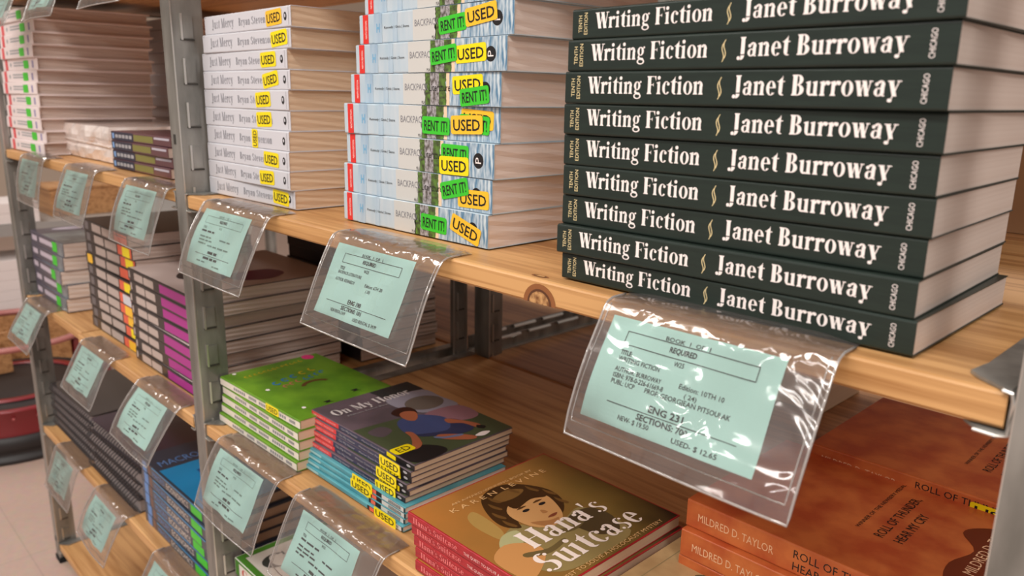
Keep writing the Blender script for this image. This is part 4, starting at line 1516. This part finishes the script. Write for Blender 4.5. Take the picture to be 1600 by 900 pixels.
def card(surf, x0, w, s0, h, lines, faint):
    """lines: list of (kind, ...) in card coordinates: a 0..1 across, b 0..1 down"""
    mb = MB()
    nx, ns = 28, 26
    def sk(a, b, o):
        # a, b in 0..1
        return surf(x0 + a * w, s0 + b * h, o)
    vs = [sk(k / nx, i / ns, .0005) for i in range(ns + 1) for k in range(nx + 1)]
    fs = [(i * (nx + 1) + k, (i + 1) * (nx + 1) + k, (i + 1) * (nx + 1) + k + 1, i * (nx + 1) + k + 1) for i in range(ns) for k in range(nx)]
    mb.geo(vs, fs, MINT)
    T = lambda a, b: sk(a, b, .00090)
    for ln in lines:
        if ln[0] == 't':
            _, text, a0, a1, b, hh, m = ln
            g = sans(text, .022 if text[:3] in ('ENG', 'SEC', 'REQ', 'TIT') else .006)
            v2, f2 = fit(g, a0, a1, 0, hh)
            mb.geo([T(p, b - q) for p, q in v2], f2, m)
        elif ln[0] == 'r':
            _, a0, a1, b0, b1, m = ln
            k = max(1, int((a1 - a0) * 10))
            for q in range(k):
                u0, u1 = a0 + (a1 - a0) * q / k, a0 + (a1 - a0) * (q + 1) / k
                mb.geo([T(u0, b0), T(u0, b1), T(u1, b1), T(u1, b0)], [(0, 1, 2, 3)], m)
    return mb.mesh('card')

def frame_lines(m):
    return [('r', .13, .885, .118, .125, m), ('r', .13, .885, .245, .252, m), ('r', .13, .134, .118, .252, m), ('r', .881, .885, .118, .252, m)]
def full_lines(title, author, isbn, publ, ed, nn, prof, course, sec, new, used, P=PRINT):
    L = [('t', 'BOOK  1  OF  1', .36, .62, .112, .040, P)] + frame_lines(P)
    L += [('t', 'REQUIRED', .40, .56, .205, .052, P), ('t', 'W25', .45, .51, .315, .045, P),
          ('t', 'TITLE:', .135, .205, .345, .044, P), ('t', title, .135, .135 + .0165 * len(title), .405, .044, P),
          ('t', author, .135, .135 + .0175 * len(author), .505, .046, P)]
    if isbn: L.append(('t', isbn, .135, .44, .565, .046, P))
    if publ: L.append(('t', publ, .135, .275, .625, .046, P))
    L += [('t', ed, .52, .76, .490, .046, P), ('t', nn, .56, .625, .558, .042, P)]
    if prof: L.append(('t', prof, .34, .82, .620, .046, P))
    L += [('t', course, .40, .59, .770, .062, P), ('r', .14, .89, .790, .797, P), ('t', sec, .345, .63, .865, .056, P),
          ('t', new, .235, .43, .925, .046, P)]
    if used: L.append(('t', used, .56, .82, .955, .046, P))
    return L
def dim_lines(seed, P=PRINT_F):
    rnd = random.Random(seed)
    L = [('t', 'BOOK  1  OF  1', .36, .62, .112, .035, P)] + frame_lines(P)
    L += [('t', 'REQUIRED', .41, .58, .205, .050, PRINT), ('t', 'W25', .46, .52, .315, .042, P), ('t', 'TITLE:', .135, .20, .345, .042, P)]
    def words(a, b, y, h, m=P):
        x = a
        while x < b - .02:
            e = min(b, x + rnd.uniform(.05, .12))
            L.append(('r', x, e, y - h, y, m))
            x = e + .02
    words(.135, .135 + rnd.uniform(.2, .45), .405, .030, PRINT)
    words(.135, .40, .505, .026)
    words(.135, .44, .565, .026)
    words(.135, .30, .625, .026)
    words(.55, .75, .500, .026)
    words(.36, .80, .640, .026)
    words(.42, .58, .760, .045, PRINT)
    L.append(('r', .14, .89, .790, .798, PRINT))
    words(.37, .63, .860, .040, PRINT)
    words(.25, .42, .925, .024)
    words(.58, .78, .955, .024)
    return L

def price_tag(xc, y, z, W, label, lines, seed, ang=0.0, cx=None, cw=.113, cs=.0125, ch=.0640, yaw=0, zroll=0):
    e = thing('price_tag', label, 'price tag', (xc, y, z), math.radians(yaw), 'clear vinyl price tags on the shelf edges')
    me, we, surf = sleeve(W, seed, ang)
    sl = link('vinyl_sleeve', me, e)
    link('welded_edge', we, sl)
    link('paper_card', card(surf, (-cw / 2 - .006) if cx is None else cx, cw, cs, ch, lines, False), e)
    return e

A = F + .0004
B = F - .3006
Cc = F - .5976
price_tag(-.0990, -.0015, A, .147, 'large clear price tag below the dark green books, its mint card reading ENG 231',
          full_lines('WRITING FICTION', 'AUTHOR: BURROWAY', 'ISBN: 978-0-226-61669-8', 'PUBL: UCP', 'Edition: 10TH 10', '( 24)', 'PROF: GEORGJEAN PITSOULAK', 'ENG 231', 'SECTIONS: 700', 'NEW- $ 19.50', 'USED- $ 12.65'),
          24, cx=-.0640, cw=.1140, cs=.0130, ch=.0640)
price_tag(-.4130, -.0015, A, .157, 'clear price tag under the pale blue stickered paperbacks, mint card ending in rental prices',
          full_lines('BACKPACK LITERATURE', 'AUTHOR: KENNEDY', '', '', 'Edition: 6TH 20', '( 20)', '', 'ENG 190', 'SECTIONS: 101', 'NEW RENTAL $ 34.99', ' USED RENTAL $ 34.99'),
          2, cx=-.062)
price_tag(-.6920, -.0015, A, .158, 'clear price tag under the white used paperbacks, right of the middle post', dim_lines(3), 3, cx=-.064)
for (x, z, lb, sd, an) in ((-.956, A + .004, 'clear price tag below the thin maroon paperbacks, left of the middle post', 4, -6),
                           (-1.232, A + .004, 'clear price tag hanging below the shrink-wrapped pack', 5, -8),
                           (-1.510, A + .004, 'leftmost clear price tag of the upper shelf row', 6, -14),
                           (-.707, B, 'clear price tag under the green children\'s books', 7, 0),
                           (-.989, B, 'clear price tag just left of the middle post on the middle shelf', 8, 8),
                           (-1.258, B, 'clear price tag below the tall black stack with coral ends', 9, 3),
                           (-1.630, B + .001, 'leftmost clear price tag of the middle shelf row', 10, 3),
                           (-1.540, Cc, 'clear price tag under the spiral-bound books at lower left', 12, -6),
                           (-1.290, Cc, 'clear price tag above the empty bottom board, lower left', 13, 2),
                           (-1.000, Cc, 'clear price tag under the blue textbooks, cut by the picture bottom', 14, 0)):
    price_tag(x, -.0015 if z != B or x > -1.375 else -.0015, z, .155, lb, dim_lines(sd), sd, ang=an, cx=-.062)
price_tag(-.5080, -.0015, B, .165, 'clear price tag under the thin teal paperbacks, at the bottom centre', dim_lines(11, PRINT), 11, cx=-.058, cw=.108)
for (x, lb, sd) in ((-.953, 'price tag hanging from overhead board, nearest the middle post', 15), (-1.232, 'price tag hanging from overhead board, left of the nearest one', 16),
                    (-1.500, 'price tag cut by the upper left corner of the picture', 17)):
    price_tag(x, -.0015, F + .3014, .155, lb, dim_lines(sd), sd, cx=-.062)

# ------------------------------------------------------------------ far left: side rack with white books, red drum stand
SX = -3.02
side = thing('metal_shelving_rack', 'far steel rack at the left edge, turned across the aisle end', 'shelving rack', (0, 0, 0))
BARM = mat('grey_bar', (176, 172, 168), .4, .4)
for z in (F - .335, F - .68):
    mb = MB()
    mb.box(SX - .45, SX, .05, 1.20, z - .040, z, BARM)
    link('shelf_bar', mb.mesh('shelf_bar'), side)
for yy in (.02, 1.20):
    mb = MB()
    mb.box(SX - .04, SX + .002, yy, yy + .03, 0, 1.6, STEEL)
    link('post', mb.mesh('side_post'), side)
sb = Book('plain_white_textbook', .26, .21, .028, mat('plain_white_cover', (232, 220, 216), .4), page_mat('page_edges_pale', (232, 218, 212), (206, 190, 184)), None, over=.002, inset=.003, th=.0016)
def wbook(i, n, x, y, z, lab, grp):
    e = sb.put('textbook', lab, grp, x, y, z, 90, .036)
    return e
for i in range(6):
    wbook(i, 6, SX - .012, .075, F - .679 + i * .0365, 'plain white textbook, %s of the stack at the left edge' % ['bottom', 'second from the bottom', 'third from the bottom', 'fourth from the bottom', 'second from the top', 'topmost'][i], 'white textbooks at the left edge')
for i in range(2):
    wbook(i, 2, SX - .012, .075, F - .334 + i * .0365, 'plain white textbook, %s of two on the higher left-edge shelf' % ['lower', 'upper'][i], 'white textbooks at the left edge, higher shelf')
mb = MB()
mb.box(-.22, 0, -.12, .12, 0, .10, WOOD2)
cb = thing('wooden_box', 'brown wooden box on the far rack behind the leftmost price tags', 'box', (SX - .10, .52, F - .334), 0, None)
link('box_body', mb.mesh('box_body'), cb)
mb = MB()
mb.box(-.225, .005, -.125, .125, .10, .108, WOOD2)
link('lid', mb.mesh('box_lid'), cb)

REDP = mat('dark_red_paint', (128, 26, 34), .35, coat=.3)
BLKP = mat('black_rubber', (38, 34, 34), .5)
DX, DY = -2.655, .12
drum = thing('display_drum', 'round dark red and black floor stand beyond the left end of the rack', 'display stand', (DX, DY, 0))
def part(nm, f, smooth=False):
    mb = MB()
    f(mb)
    return link(nm, mb.mesh(nm, smooth=smooth), drum)
part('base_ring', lambda m: (m.lathe([(.0, .0), (.285, 0), (.29, .008), (.285, .016), (.278, .020), (.278, .036), (.282, .040), (.282, .075), (.272, .080)], 0, 0, BLKP, 48)), True)
part('lower_drum', lambda m: (m.lathe([(.272, .078), (.274, .085), (.274, .150), (.279, .154), (.279, .160), (.262, .162), (.255, .158)], 0, 0, REDP, 48),
                              [m.lathe([(.0, .162), (.255, .160)], 0, 0, BLKP, 48)],
                              m.lathe([(.175, .1635), (.178, .168), (.20, .168), (.203, .1635)], 0, 0, REDP, 48)), True)
mb = MB()
for k in range(28):
    a = 2 * math.pi * k / 28
    mb.lathe([(0, .1382), (.004, .1375), (.005, .134), (.004, .1305), (0, .130)], .2745 * math.cos(a), .2745 * math.sin(a), mat('rivet', (176, 90, 90), .3, .4), 8)
link('rivet_band', mb.mesh('rivets', smooth=True), drum)
# upper shell with an opening facing the aisle
RIM = mat('pale_red_rim', (176, 110, 104), .35)  # paler red than the shell
def shell(m):
    m.lathe([(.235, .168), (.238, .20), (.240, .318), (.252, .330), (.230, .332), (.230, .168)], 0, 0, REDP, 30, math.radians(34), math.radians(306))
part('upper_shell', shell, False)
part('rim', lambda m: m.lathe([(.240, .322), (.252, .328), (.253, .338), (.228, .338), (.228, .322), (.240, .322)], 0, 0, RIM, 48), True)
part('lining', lambda m: (m.lathe([(.228, .166), (.229, .322)], 0, 0, WOOD2, 30, math.radians(80), math.radians(262)), m.box(-.10, -.088, -.20, .02, .166, .30, WOOD2)))

for o in scene.objects:
    if o.type == 'MESH' and not o.data.materials:
        o.data.materials.append(WALL)
